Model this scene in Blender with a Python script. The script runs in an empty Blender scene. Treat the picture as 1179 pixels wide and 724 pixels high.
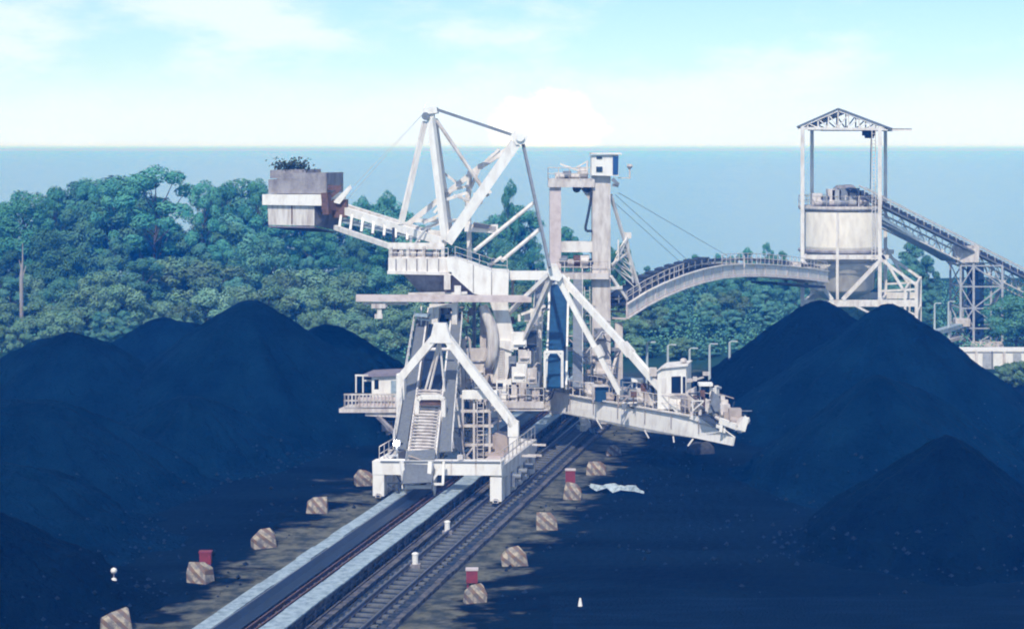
import bpy, math, random
from mathutils import Vector, Matrix, noise

# ------------------------------------------------------------------ camera, world, sun, exposure
S = bpy.context.scene
COL = S.collection
R = math.radians
F, CX, HZ, CAMZ = 2000.0, 589.5, 172.0, 24.0      # photo pixels: focal length, centre column, horizon row; camera height in m

cam_d = bpy.data.cameras.new('camera')
cam = bpy.data.objects.new('camera', cam_d); COL.objects.link(cam)
cam.location = (0, 0, CAMZ); cam.rotation_euler = (R(90), 0, 0)
cam_d.sensor_fit = 'HORIZONTAL'; cam_d.sensor_width = 36.0
cam_d.lens = 36.0 * F / 1179.0
cam_d.shift_y = -(362.0 - HZ) / 1179.0
cam_d.clip_start = 1.0; cam_d.clip_end = 60000
S.camera = cam

SUN_EL, SUN_AZ = R(47), R(192)                     # azimuth clockwise from +Y (behind the camera)
S.view_settings.view_transform = 'Standard'
S.view_settings.look = 'None'
S.view_settings.exposure = 0.1
S.view_settings.gamma = 1.0
S.cycles.use_denoising = True
S.cycles.max_bounces = 5
S.cycles.diffuse_bounces = 3
S.cycles.volume_bounces = 0
S.cycles.use_adaptive_sampling = True
S.cycles.filter_width = 2.0                        # the soft resolution of a long lens

W = bpy.data.worlds.new('World'); S.world = W; W.use_nodes = True
def build_world():
    nt = W.node_tree; N = nt.nodes; L = nt.links; N.clear()
    out = N.new('ShaderNodeOutputWorld'); bg = N.new('ShaderNodeBackground')
    sky = N.new('ShaderNodeTexSky'); sky.sky_type = 'NISHITA'; sky.sun_disc = False
    sky.sun_elevation = SUN_EL; sky.sun_rotation = SUN_AZ
    sky.air_density = 1.0; sky.dust_density = 0.3; sky.ozone_density = 3.0
    tc = N.new('ShaderNodeTexCoord')
    def math_(op, a, b=None):
        n = N.new('ShaderNodeMath'); n.operation = op
        for i, v in enumerate((a, b)):
            if v is None: continue
            if isinstance(v, (int, float)): n.inputs[i].default_value = v
            else: L.new(v, n.inputs[i])
        return n.outputs[0]
    def ramp(v, a, b):
        m = N.new('ShaderNodeMapRange'); m.interpolation_type = 'SMOOTHSTEP'
        L.new(v, m.inputs[0]); m.inputs[1].default_value = a; m.inputs[2].default_value = b
        return m.outputs[0]
    def noise_(scale, loc, det, sc):
        mp = N.new('ShaderNodeMapping'); L.new(tc.outputs['Generated'], mp.inputs[0])
        mp.inputs['Scale'].default_value = scale; mp.inputs['Location'].default_value = loc
        t = N.new('ShaderNodeTexNoise'); L.new(mp.outputs[0], t.inputs['Vector'])
        t.inputs['Scale'].default_value = sc; t.inputs['Detail'].default_value = det
        t.inputs['Roughness'].default_value = 0.55
        return t.outputs['Fac']
    def mix(f, a, b):
        m = N.new('ShaderNodeMix'); m.data_type = 'RGBA'
        L.new(f, m.inputs[0])
        for i, v in ((6, a), (7, b)):
            if isinstance(v, tuple): m.inputs[i].default_value = v
            else: L.new(v, m.inputs[i])
        return m.outputs[2]
    sep = N.new('ShaderNodeSeparateXYZ'); L.new(tc.outputs['Generated'], sep.inputs[0])
    x, y, z = sep.outputs
    # cyan-leaning clear air
    tint = N.new('ShaderNodeMix'); tint.data_type = 'RGBA'; tint.blend_type = 'MULTIPLY'
    tint.inputs[0].default_value = 1.0
    L.new(sky.outputs[0], tint.inputs[6]); tint.inputs[7].default_value = (SKY_TINT)
    # thin high cloud and a brighter bank low on the horizon
    n1 = noise_((1.0, 1.0, 2.6), (0.3, 0, 0.62), 7, 9.0)
    veil = ramp(n1, 0.45, 0.66)
    n2 = noise_((1.0, 1.0, 2.2), (1.7, 0.0, 0.4), 6, 20.0)
    low = ramp(math_('ADD', z, math_('MULTIPLY', math_('SUBTRACT', n2, 0.5), -0.03)), 0.052, 0.016)
    # one cumulus above the horizon
    dx = math_('DIVIDE', math_('SUBTRACT', x, 0.021), 0.036)
    dz = math_('DIVIDE', math_('SUBTRACT', z, 0.006), 0.033)
    n3 = noise_((1.0, 1.0, 1.4), (0.0, 0.0, 0.9), 5, 55.0)
    rr = math_('ADD', math_('SQRT', math_('ADD', math_('MULTIPLY', dx, dx), math_('MULTIPLY', dz, dz))),
               math_('MULTIPLY', math_('SUBTRACT', n3, 0.5), 0.9))
    cum = ramp(rr, 1.0, 0.72)
    cum = math_('MULTIPLY', cum, ramp(y, 0.0, 0.2))
    c = mix(math_('MULTIPLY', veil, 0.8), tint.outputs[2], CLOUD_A)
    c = mix(math_('MULTIPLY', low, 0.72), c, CLOUD_B)
    c = mix(math_('MULTIPLY', cum, 0.95), c, CLOUD_C)
    c = mix(math_('MULTIPLY', ramp(z, 0.0028, 0.0004), 1.0), c, CLOUD_D)
    L.new(c, bg.inputs[0]); bg.inputs[1].default_value = 0.1
    L.new(bg.outputs[0], out.inputs[0])
SKY_TINT = (1.00, 1.17, 1.24, 1)
CLOUD_D = (5.0, 9.6, 12.6, 1); CLOUD_A = (9.0, 9.9, 10.4, 1); CLOUD_B = (9.0, 10.4, 12.4, 1); CLOUD_C = (11.5, 11.7, 11.8, 1)
build_world()

sun_d = bpy.data.lights.new('sun', 'SUN'); sun = bpy.data.objects.new('sun', sun_d); COL.objects.link(sun)
sun_d.energy = 3.5; sun_d.angle = R(0.5); sun_d.color = (1.0, 0.95, 0.87)
SV = Vector((math.sin(SUN_AZ) * math.cos(SUN_EL), math.cos(SUN_AZ) * math.cos(SUN_EL), math.sin(SUN_EL)))
sun.rotation_euler = SV.to_track_quat('Z', 'Y').to_euler()
sun.location = SV * 200

# ------------------------------------------------------------------ helpers
Z = Vector((0, 0, 1))
def P(px, py, Y):                       # where the line of sight through a photo point meets the depth Y
    return Vector(((px - CX) * Y / F, Y, CAMZ - (py - HZ) * Y / F))
DIR = Vector((0.2195, 0.9756, 0.0)); CRS = Vector((0.9756, -0.2195, 0.0))   # along the track, across it
O = Vector((-0.79, 116.8, 0.0))                                            # foot of the portal on the right rail
def T(u, v, z): return O + CRS * u + DIR * v + Z * z
def PV(px, py, v):                      # the same, on the upright plane across the track at distance v
    a = (px - CX) / F; b = -(py - HZ) / F
    t = (v + O.x * DIR.x + O.y * DIR.y) / (a * DIR.x + DIR.y)
    return Vector((a * t, t, CAMZ + b * t))

ORG = {}
def tag(o, label=None, cat=None, group=None, kind=None):
    if label: o['label'] = label
    if cat: o['category'] = cat
    if group: o['group'] = group
    if kind: o['kind'] = kind
    return o
def empty(name, loc, label, cat, group=None):
    o = bpy.data.objects.new(name, None); COL.objects.link(o); o.location = loc
    o.empty_display_size = 0.5
    ORG[o] = Vector(loc)
    return tag(o, label, cat, group)

class MB:
    def __init__(s): s.v = []; s.f = []
    def add(s, vs, fs):
        b = len(s.v); s.v += [Vector(q) for q in vs]; s.f += [tuple(i + b for i in f) for f in fs]
    def box(s, c, size, ax=None):
        c = Vector(c); ax = ax or (Vector((1, 0, 0)), Vector((0, 1, 0)), Z)
        h = [a * (k / 2) for a, k in zip(ax, size)]
        vs = [c + h[0] * i + h[1] * j + h[2] * k for k in (-1, 1) for j in (-1, 1) for i in (-1, 1)]
        s.add(vs, [(0, 2, 3, 1), (4, 5, 7, 6), (0, 1, 5, 4), (2, 6, 7, 3), (0, 4, 6, 2), (1, 3, 7, 5)])
    def beam(s, p, q, w, h=None, up=Z, w2=None, h2=None):
        p = Vector(p); q = Vector(q); h = h or w; w2 = w2 or w; h2 = h2 or h
        d = (q - p).normalized()
        if abs(d.dot(up)) > 0.995: up = DIR
        r = d.cross(up).normalized(); t = r.cross(d).normalized()
        vs = [p + r * (w / 2 * i) + t * (h / 2 * j) for i, j in ((-1, -1), (1, -1), (1, 1), (-1, 1))]
        vs += [q + r * (w2 / 2 * i) + t * (h2 / 2 * j) for i, j in ((-1, -1), (1, -1), (1, 1), (-1, 1))]
        s.add(vs, [(3, 2, 1, 0), (4, 5, 6, 7), (0, 1, 5, 4), (1, 2, 6, 5), (2, 3, 7, 6), (3, 0, 4, 7)])
    def ibeam(s, p, q, w, h, t=0.05):
        p = Vector(p); q = Vector(q); d = (q - p).normalized(); r = d.cross(Z).normalized(); up = r.cross(d)
        s.beam(p, q, t, h - 2 * t); s.beam(p + up * (h / 2 - t / 2), q + up * (h / 2 - t / 2), w, t)
        s.beam(p - up * (h / 2 - t / 2), q - up * (h / 2 - t / 2), w, t)
    def tube(s, p, q, r, n=8, r2=None):
        p = Vector(p); q = Vector(q); r2 = r if r2 is None else r2
        d = (q - p).normalized(); a = d.orthogonal().normalized(); b = d.cross(a)
        vs = []
        for c, rad in ((p, r), (q, r2)):
            vs += [c + (a * math.cos(2 * math.pi * i / n) + b * math.sin(2 * math.pi * i / n)) * rad for i in range(n)]
        fs = [(i, (i + 1) % n, n + (i + 1) % n, n + i) for i in range(n)]
        s.add(vs, fs + [tuple(range(n - 1, -1, -1)), tuple(range(n, 2 * n))])
    def path(s, pts, r, n=6):
        for a, b in zip(pts, pts[1:]): s.tube(a, b, r, n)
    def prism(s, pts, off):             # a flat outline given real thickness
        n = len(pts); off = Vector(off)
        vs = [Vector(q) for q in pts] + [Vector(q) + off for q in pts]
        s.add(vs, [tuple(range(n)), tuple(range(2 * n - 1, n - 1, -1))] + [(i, n + i, n + (i + 1) % n, (i + 1) % n) for i in range(n)])
    def lathe(s, c, prof, n=24):        # prof: (radius, z) from the bottom up
        c = Vector(c); b = []
        for r, z in prof: b += [c + Vector((r * math.cos(2 * math.pi * i / n), r * math.sin(2 * math.pi * i / n), z)) for i in range(n)]
        fs = [(k * n + i, k * n + (i + 1) % n, (k + 1) * n + (i + 1) % n, (k + 1) * n + i) for k in range(len(prof) - 1) for i in range(n)]
        fs += [tuple(range(n - 1, -1, -1)), tuple(range((len(prof) - 1) * n, len(prof) * n))]
        s.add(b, fs)
    def build(s, name, m, parent=None, smooth=False, org=None):
        org = Vector(org) if org is not None else (ORG[parent] if parent else Vector())
        me = bpy.data.meshes.new(name); me.from_pydata([tuple(q - org) for q in s.v], [], s.f)
        me.materials.append(m); me.validate()
        if smooth:
            for p in me.polygons: p.use_smooth = True
        o = bpy.data.objects.new(name, me); COL.objects.link(o)
        if parent: o.parent = parent; ORG[o] = org
        else: o.location = org; ORG[o] = org
        return o
def part(name, m, parent, fn, smooth=False):
    b = MB(); fn(b); return b.build(name, m, parent, smooth)
def copy_tree(o, parent=None):
    c = o.copy(); COL.objects.link(c); c.parent = parent
    for ch in o.children: copy_tree(ch, c)
    return c
def handrail(parent, pts, mat, h=1.1, step=1.4, r=0.035, name='handrail'):
    b = MB()
    for a, q in zip(pts, pts[1:]):
        a = Vector(a); q = Vector(q); n = max(1, round((q - a).length / step))
        for k in (0.5, 1.0): b.tube(a + Z * h * k, q + Z * h * k, r, 5)
        for i in range(n + 1):
            c = a.lerp(q, i / n); b.tube(c, c + Z * h, r, 5)
    return b.build(name, mat, parent)
def sweep(b, pts, r, n=12):            # one continuous bent tube
    pts = [Vector(p) for p in pts]; o = len(b.v); N_ = len(pts)
    for i, p in enumerate(pts):
        d = (pts[min(i + 1, N_ - 1)] - pts[max(i - 1, 0)]).normalized(); a = d.cross(Vector((0, 1, 0.01))).normalized(); c = d.cross(a)
        rr = r[i] if isinstance(r, (list, tuple)) else r
        b.v += [p + (a * math.cos(6.2832 * k / n) + c * math.sin(6.2832 * k / n)) * rr for k in range(n)]
    for i in range(N_ - 1): b.f += [(o + i * n + k, o + i * n + (k + 1) % n, o + (i + 1) * n + (k + 1) % n, o + (i + 1) * n + k) for k in range(n)]
    b.f += [tuple(o + k for k in range(n - 1, -1, -1)), tuple(o + (N_ - 1) * n + k for k in range(n))]
def lattice(b, p0, p1, off, n, r=0.05, chord=0.08):   # a flat truss between the chord p0-p1 and the chord shifted by off
    p0, p1, off = Vector(p0), Vector(p1), Vector(off)
    b.beam(p0, p1, chord); b.beam(p0 + off, p1 + off, chord)
    for i in range(n + 1):
        a = p0.lerp(p1, i / n); b.beam(a, a + off, r)
        if i < n:
            c = p0.lerp(p1, (i + 1) / n)
            if i % 2: b.beam(a + off, c, r)
            else: b.beam(a, c + off, r)

# ------------------------------------------------------------------ materials
def mat(name, col, rough=0.6, metal=0.0, spec=0.3, var=0.0, var_col=None, scale=2.0, stretch=(1, 1, 1), lo=0.45, hi=0.7, bump=0.0, bscale=6.0, detail=5, obj_var=0.0, emis=None):
    m = bpy.data.materials.new(name); m.use_nodes = True
    nt = m.node_tree; N = nt.nodes; L = nt.links; b = N['Principled BSDF']
    b.inputs['Roughness'].default_value = rough; b.inputs['Metallic'].default_value = metal
    b.inputs['Specular IOR Level'].default_value = spec
    b.inputs['Base Color'].default_value = (*col, 1)
    if emis:
        b.inputs['Emission Color'].default_value = (*emis[0], 1); b.inputs['Emission Strength'].default_value = emis[1]
    tc = N.new('ShaderNodeTexCoord')
    last = None
    if var:
        mp = N.new('ShaderNodeMapping'); mp.inputs['Scale'].default_value = stretch
        L.new(tc.outputs['Object'], mp.inputs[0])
        t = N.new('ShaderNodeTexNoise'); L.new(mp.outputs[0], t.inputs['Vector'])
        t.inputs['Scale'].default_value = scale; t.inputs['Detail'].default_value = detail; t.inputs['Roughness'].default_value = 0.6
        mr = N.new('ShaderNodeMapRange'); L.new(t.outputs['Fac'], mr.inputs[0])
        mr.inputs[1].default_value = lo; mr.inputs[2].default_value = hi; mr.inputs[4].default_value = var
        mx = N.new('ShaderNodeMix'); mx.data_type = 'RGBA'; L.new(mr.outputs[0], mx.inputs[0])
        mx.inputs[6].default_value = (*col, 1); mx.inputs[7].default_value = (*(var_col or tuple(c * 0.5 for c in col)), 1)
        last = mx.outputs[2]
    if obj_var:
        oi = N.new('ShaderNodeObjectInfo')
        hs = N.new('ShaderNodeHueSaturation')
        for sock, a, c in (('Hue', 0.5 - 0.03 * obj_var, 0.5 + 0.03 * obj_var), ('Value', 1 - 0.4 * obj_var, 1 + 0.4 * obj_var)):
            r_ = N.new('ShaderNodeMapRange'); L.new(oi.outputs['Random'], r_.inputs[0])
            r_.inputs[3].default_value = a; r_.inputs[4].default_value = c
            L.new(r_.outputs[0], hs.inputs[sock])
        if last: L.new(last, hs.inputs['Color'])
        else: hs.inputs['Color'].default_value = (*col, 1)
        last = hs.outputs[0]
    if last: L.new(last, b.inputs['Base Color'])
    if bump:
        t2 = N.new('ShaderNodeTexNoise'); L.new(tc.outputs['Object'], t2.inputs['Vector'])
        t2.inputs['Scale'].default_value = bscale; t2.inputs['Detail'].default_value = 6
        bp = N.new('ShaderNodeBump'); bp.inputs['Strength'].default_value = bump; bp.inputs['Distance'].default_value = 0.3
        L.new(t2.outputs['Fac'], bp.inputs['Height']); L.new(bp.outputs[0], b.inputs['Normal'])
    return m
M = {}
M['white'] = mat('white_paint_weathered', (0.77, 0.725, 0.695), 0.6, var=0.75, var_col=(0.44, 0.36, 0.32), scale=1.9, stretch=(1, 1, 0.35), lo=0.44, hi=0.74)
M['white2'] = mat('white_paint_dusty', (0.68, 0.625, 0.60), 0.6, var=0.85, var_col=(0.30, 0.235, 0.215), scale=1.9, stretch=(1, 1, 0.3), lo=0.40, hi=0.74)
M['clean'] = mat('white_paint_fresh', (0.82, 0.785, 0.755), 0.55, var=0.6, var_col=(0.48, 0.40, 0.36), scale=2.2, stretch=(1, 1, 0.4), lo=0.46, hi=0.78)
M['pink'] = mat('faded_primer_paint', (0.62, 0.53, 0.53), 0.65, var=0.7, var_col=(0.30, 0.20, 0.18), scale=1.3, lo=0.45, hi=0.8)
M['galv'] = mat('galvanised_grating', (0.19, 0.205, 0.23), 0.55, 0.2, var=0.6, scale=6, lo=0.4, hi=0.7)
M['grey'] = mat('grey_steel', (0.22, 0.24, 0.28), 0.55, 0.1, var=0.6, scale=3, lo=0.4, hi=0.7)
M['dark'] = mat('dark_steel', (0.035, 0.05, 0.08), 0.6, var=0.4, scale=3)
M['rust'] = mat('rusty_steel', (0.16, 0.09, 0.075), 0.8, var=0.8, var_col=(0.05, 0.035, 0.035), scale=4)
M['conc'] = mat('weathered_concrete', (0.33, 0.31, 0.33), 0.85, var=0.8, var_col=(0.13, 0.11, 0.12), scale=1.6, stretch=(1, 1, 0.4), lo=0.4, hi=0.7, bump=0.2)
M['stain'] = mat('stained_white_panel', (0.69, 0.645, 0.62), 0.7, var=0.95, var_col=(0.28, 0.215, 0.20), scale=2.4, stretch=(1, 1, 0.10), lo=0.42, hi=0.70)
M['belt'] = mat('rubber_belt', (0.010, 0.022, 0.050), 0.6, var=0.5, var_col=(0.02, 0.045, 0.085), scale=3)
M['bluebelt'] = mat('blue_belt_cover', (0.012, 0.055, 0.13), 0.5, var=0.6, var_col=(0.02, 0.10, 0.20), scale=2, stretch=(1, 1, 0.3))
M['glass'] = mat('dark_window_glass', (0.008, 0.02, 0.05), 0.08, spec=0.6)
M['blueglass'] = mat('blue_window_glass', (0.01, 0.06, 0.20), 0.1, spec=0.5)
M['tan'] = mat('tan_panel', (0.42, 0.35, 0.32), 0.7, var=0.5, scale=2)
M['purple'] = mat('purple_roof_paint', (0.24, 0.205, 0.25), 0.7, var=0.5, scale=2)
M['strip'] = mat('pale_cover_sheet', (0.36, 0.44, 0.50), 0.7, var=1.0, var_col=(0.15, 0.20, 0.25), scale=2.6, lo=0.4, hi=0.72, detail=8)
M['rail'] = mat('rail_steel', (0.11, 0.12, 0.15), 0.45, 0.4, var=0.5, var_col=(0.10, 0.06, 0.06), scale=5)
M['sleeper'] = mat('concrete_sleeper', (0.15, 0.155, 0.16), 0.9, var=0.7, var_col=(0.05, 0.055, 0.07), scale=5)
M['red'] = mat('red_paint', (0.25, 0.035, 0.045), 0.55, var=0.7, var_col=(0.12, 0.03, 0.035), scale=4)
M['bark'] = mat('bark', (0.10, 0.085, 0.075), 0.9, var=0.5, scale=4)
M['palebark'] = mat('bleached_bark', (0.34, 0.31, 0.30), 0.9, var=0.5, scale=4)
M['lamp'] = mat('lit_lamp', (1, 1, 1), 0.4, emis=((1.0, 0.98, 0.95), 60.0))
M['sheet'] = mat('torn_white_sheet', (0.42, 0.49, 0.53), 0.7, var=1.0, var_col=(0.12, 0.17, 0.21), scale=3)
def leafmat(name, a, b, ov):
    m = mat(name, a, 0.7, spec=0.15, var=1.0, var_col=b, scale=0.35, lo=0.35, hi=0.65, detail=3, obj_var=ov)
    return m
M['leaf_dark'] = leafmat('dark_foliage', (0.050, 0.215, 0.145), (0.110, 0.300, 0.180), 0.9)
M['leaf_mid'] = leafmat('green_foliage', (0.060, 0.200, 0.135), (0.125, 0.270, 0.165), 1.0)
M['leaf_olive'] = leafmat('olive_foliage', (0.115, 0.245, 0.150), (0.190, 0.305, 0.180), 0.9)
M['leaf_teal'] = leafmat('teal_foliage', (0.065, 0.205, 0.155), (0.125, 0.265, 0.180), 1.0)

def coal_mat(name, a, b, scale=0.35):
    m = mat(name, a, 0.95, spec=0.02, var=1.0, var_col=b, scale=scale, stretch=(1, 1, 0.5), lo=0.36, hi=0.66, bump=1.0, bscale=2.6, detail=9)
    return m
M['coal'] = coal_mat('coal', (0.0010, 0.0045, 0.011), (0.003, 0.015, 0.032))
M['coal_deep'] = coal_mat('coal_shaded', (0.0008, 0.0016, 0.003), (0.002, 0.006, 0.011), 0.5)  # darker copy of the coal; shade on the dim heaps is put into its colour

def stripe_mat():
    m = bpy.data.materials.new('hazard_striped_concrete'); m.use_nodes = True
    nt = m.node_tree; N = nt.nodes; L = nt.links; b = N['Principled BSDF']; b.inputs['Roughness'].default_value = 0.85
    tc = N.new('ShaderNodeTexCoord'); sp = N.new('ShaderNodeSeparateXYZ'); L.new(tc.outputs['Object'], sp.inputs[0])
    ad = N.new('ShaderNodeMath'); ad.operation = 'ADD'; L.new(sp.outputs[0], ad.inputs[0]); L.new(sp.outputs[2], ad.inputs[1])
    mu = N.new('ShaderNodeMath'); mu.operation = 'MULTIPLY'; L.new(ad.outputs[0], mu.inputs[0]); mu.inputs[1].default_value = 1.55
    fr = N.new('ShaderNodeMath'); fr.operation = 'FRACT'; L.new(mu.outputs[0], fr.inputs[0])
    gt = N.new('ShaderNodeMath'); gt.operation = 'GREATER_THAN'; L.new(fr.outputs[0], gt.inputs[0]); gt.inputs[1].default_value = 0.56
    t = N.new('ShaderNodeTexNoise'); L.new(tc.outputs['Object'], t.inputs['Vector']); t.inputs['Scale'].default_value = 4; t.inputs['Detail'].default_value = 5
    mr = N.new('ShaderNodeMapRange'); L.new(t.outputs['Fac'], mr.inputs[0]); mr.inputs[1].default_value = 0.40; mr.inputs[2].default_value = 0.60
    mlt = N.new('ShaderNodeMath'); mlt.operation = 'MULTIPLY'; L.new(gt.outputs[0], mlt.inputs[0]); mlt.inputs[1].default_value = 0.9
    mx = N.new('ShaderNodeMix'); mx.data_type = 'RGBA'; L.new(mlt.outputs[0], mx.inputs[0])
    mx.inputs[6].default_value = (0.44, 0.37, 0.27, 1); mx.inputs[7].default_value = (0.17, 0.085, 0.045, 1)
    m2 = N.new('ShaderNodeMix'); m2.data_type = 'RGBA'; L.new(mr.outputs[0], m2.inputs[0])
    L.new(mx.outputs[2], m2.inputs[6]); m2.inputs[7].default_value = (0.13, 0.125, 0.14, 1)
    m2.inputs[0].default_value = 0
    sc = N.new('ShaderNodeMath'); sc.operation = 'MULTIPLY'; L.new(mr.outputs[0], sc.inputs[0]); sc.inputs[1].default_value = 0.8
    L.new(sc.outputs[0], m2.inputs[0]); L.new(m2.outputs[2], b.inputs['Base Color'])
    return m
M['stripe'] = stripe_mat()
M['silo'] = mat('cream_silo_steel', (0.67, 0.63, 0.575), 0.65, var=0.7, var_col=(0.42, 0.375, 0.335), scale=1.2, stretch=(1, 1, 0.35), lo=0.45, hi=0.75)
M['weed'] = mat('dry_weed_leaf', (0.035, 0.06, 0.045), 0.8, var=0.6, scale=4)
M['lump'] = mat('coal_lump', (0.004, 0.012, 0.026), 0.6, spec=0.25)
M['trestle'] = mat('pale_blue_grey_steel', (0.42, 0.43, 0.46), 0.6, var=0.6, scale=2)
M['chute'] = mat('dark_chute_steel', (0.012, 0.035, 0.075), 0.6, var=0.5, scale=2)
M['side'] = mat('grimy_side_plate', (0.15, 0.135, 0.135), 0.85, var=1.0, var_col=(0.035, 0.04, 0.055), scale=2.2, lo=0.38, hi=0.62)
M['blackish'] = mat('dark_concrete', (0.06, 0.06, 0.065), 0.9, var=0.9, var_col=(0.02, 0.025, 0.03), scale=3)  # much darker concrete tone, used for the single block below the boom tip
M['pole'] = mat('lamp_post_paint', (0.50, 0.56, 0.58), 0.5, var=0.3, scale=3)

def ground_mat():
    m = bpy.data.materials.new('coal_yard_ground'); m.use_nodes = True
    nt = m.node_tree; N = nt.nodes; L = nt.links; b = N['Principled BSDF']
    b.inputs['Roughness'].default_value = 0.95; b.inputs['Specular IOR Level'].default_value = 0.03
    tc = N.new('ShaderNodeTexCoord')
    def nz(scale, det, stretch=(1, 1, 1), rot=0):
        mp = N.new('ShaderNodeMapping'); mp.inputs['Scale'].default_value = stretch; mp.inputs['Rotation'].default_value = (0, 0, rot)
        L.new(tc.outputs['Object'], mp.inputs[0])
        t = N.new('ShaderNodeTexNoise'); L.new(mp.outputs[0], t.inputs['Vector']); t.inputs['Scale'].default_value = scale; t.inputs['Detail'].default_value = det
        t.inputs['Roughness'].default_value = 0.6
        return t.outputs['Fac']
    def mth(op, a, c):
        n = N.new('ShaderNodeMath'); n.operation = op
        for i, v in enumerate((a, c)):
            if isinstance(v, (int, float)): n.inputs[i].default_value = v
            else: L.new(v, n.inputs[i])
        return n.outputs[0]
    def mr(v, a, c, d=0.0, e=1.0):
        n = N.new('ShaderNodeMapRange'); n.interpolation_type = 'SMOOTHSTEP'; L.new(v, n.inputs[0])
        for i, k in enumerate((a, c, d, e)): n.inputs[i + 1].default_value = k
        return n.outputs[0]
    def mix(f, a, c):
        n = N.new('ShaderNodeMix'); n.data_type = 'RGBA'; L.new(f, n.inputs[0])
        for i, v in ((6, a), (7, c)):
            if isinstance(v, tuple): n.inputs[i].default_value = (*v, 1)
            else: L.new(v, n.inputs[i])
        return n.outputs[2]
    sp = N.new('ShaderNodeSeparateXYZ'); L.new(tc.outputs['Object'], sp.inputs[0])
    # distance across the track from its centre line (u = -3.2)
    u = mth('ADD', mth('MULTIPLY', mth('SUBTRACT', sp.outputs[0], O.x), CRS.x), mth('MULTIPLY', mth('SUBTRACT', sp.outputs[1], O.y), CRS.y))
    du = mth('ABSOLUTE', mth('ADD', u, 3.2), 0)
    coal = mix(mr(nz(0.16, 9, (0.35, 1.4, 1), 0.2), 0.35, 0.65), (0.0006, 0.0014, 0.003), (0.003, 0.009, 0.016))
    dirt = mix(mr(nz(0.9, 8), 0.35, 0.65), (0.155, 0.150, 0.115), (0.040, 0.050, 0.050))
    streak = nz(0.40, 9, (0.65, 1.1, 1))
    edge = mth('ADD', du, mth('MULTIPLY', mth('SUBTRACT', streak, 0.5), 17.0))
    verge = mr(edge, 8.8, 6.4)
    c = mix(mth('MULTIPLY', verge, 0.95), coal, dirt)
    bed = mr(mth('ADD', du, mth('MULTIPLY', nz(1.3, 5), 1.0)), 5.6, 5.2)
    c = mix(bed, c, mix(mr(nz(2.2, 8), 0.4, 0.62), (0.020, 0.036, 0.062), (0.075, 0.080, 0.090)))
    far = mr(mth('ADD', sp.outputs[1], mth('MULTIPLY', nz(0.08, 4), 22)), 190, 205)
    c = mix(far, c, mix(nz(0.3, 6), (0.012, 0.05, 0.045), (0.03, 0.075, 0.055)))
    L.new(c, b.inputs['Base Color'])
    bp = N.new('ShaderNodeBump'); bp.inputs['Strength'].default_value = 0.6; bp.inputs['Distance'].default_value = 0.15
    L.new(nz(1.7, 8), bp.inputs['Height']); L.new(bp.outputs[0], b.inputs['Normal'])
    return m
M['ground'] = ground_mat()
def sea_mat():
    m = bpy.data.materials.new('sea_water'); m.use_nodes = True
    nt = m.node_tree; N = nt.nodes; L = nt.links; b = N['Principled BSDF']
    b.inputs['Base Color'].default_value = (0.16, 0.29, 0.38, 1); b.inputs['Roughness'].default_value = 0.23
    b.inputs['Specular IOR Level'].default_value = 0.5
    tc = N.new('ShaderNodeTexCoord'); t = N.new('ShaderNodeTexNoise'); L.new(tc.outputs['Object'], t.inputs['Vector'])
    t.inputs['Scale'].default_value = 0.02; t.inputs['Detail'].default_value = 8
    bp = N.new('ShaderNodeBump'); bp.inputs['Strength'].default_value = 0.06; bp.inputs['Distance'].default_value = 0.5
    L.new(t.outputs['Fac'], bp.inputs['Height']); L.new(bp.outputs[0], b.inputs['Normal'])
    return m
M['sea'] = sea_mat()

# ------------------------------------------------------------------ the setting: ground, sea, haze
b = MB(); nx, ny = 60, 70
gx = [-150 + 300 * i / nx for i in range(nx + 1)]; gy = [40 + 310 * (j / ny) for j in range(ny + 1)]
for y in gy:
    for x in gx:
        u = (x - O.x) * CRS.x + (y - O.y) * CRS.y
        k = min(1.0, max(0.0, (abs(u + 3.2) - 6.5) / 5))
        z = k * 0.45 * noise.noise(Vector((x * 0.11, y * 0.11, 3.3)))
        if y > 325: z -= (y - 325) * 0.08
        b.v.append(Vector((x, y, z)))
b.f += [(j * (nx + 1) + i, j * (nx + 1) + i + 1, (j + 1) * (nx + 1) + i + 1, (j + 1) * (nx + 1) + i) for j in range(ny) for i in range(nx)]
tag(b.build('ground', M['ground'], smooth=True), kind='structure')
b = MB(); b.add([(-20000, 322, -0.9), (20000, 322, -0.9), (20000, 26000, -0.9), (-20000, 26000, -0.9)], [(0, 1, 2, 3)])
tag(b.build('sea', M['sea']), kind='structure')

def haze():
    b = MB(); b.box((0, 12990, 13.6), (40400, 26400, 31.2))
    m = bpy.data.materials.new('haze_air'); m.use_nodes = True
    nt = m.node_tree; nt.nodes.clear()
    out = nt.nodes.new('ShaderNodeOutputMaterial'); v = nt.nodes.new('ShaderNodeVolumePrincipled')
    v.inputs['Color'].default_value = (0.018, 0.245, 1.0, 1); v.inputs['Absorption Color'].default_value = (0.985, 0.955, 1, 1); v.inputs['Density'].default_value = HAZE
    v.inputs['Anisotropy'].default_value = -0.35
    nt.links.new(v.outputs[0], out.inputs['Volume'])
    o = b.build('haze', m); tag(o, kind='stuff')
HAZE = 0.00074
haze()
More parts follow.
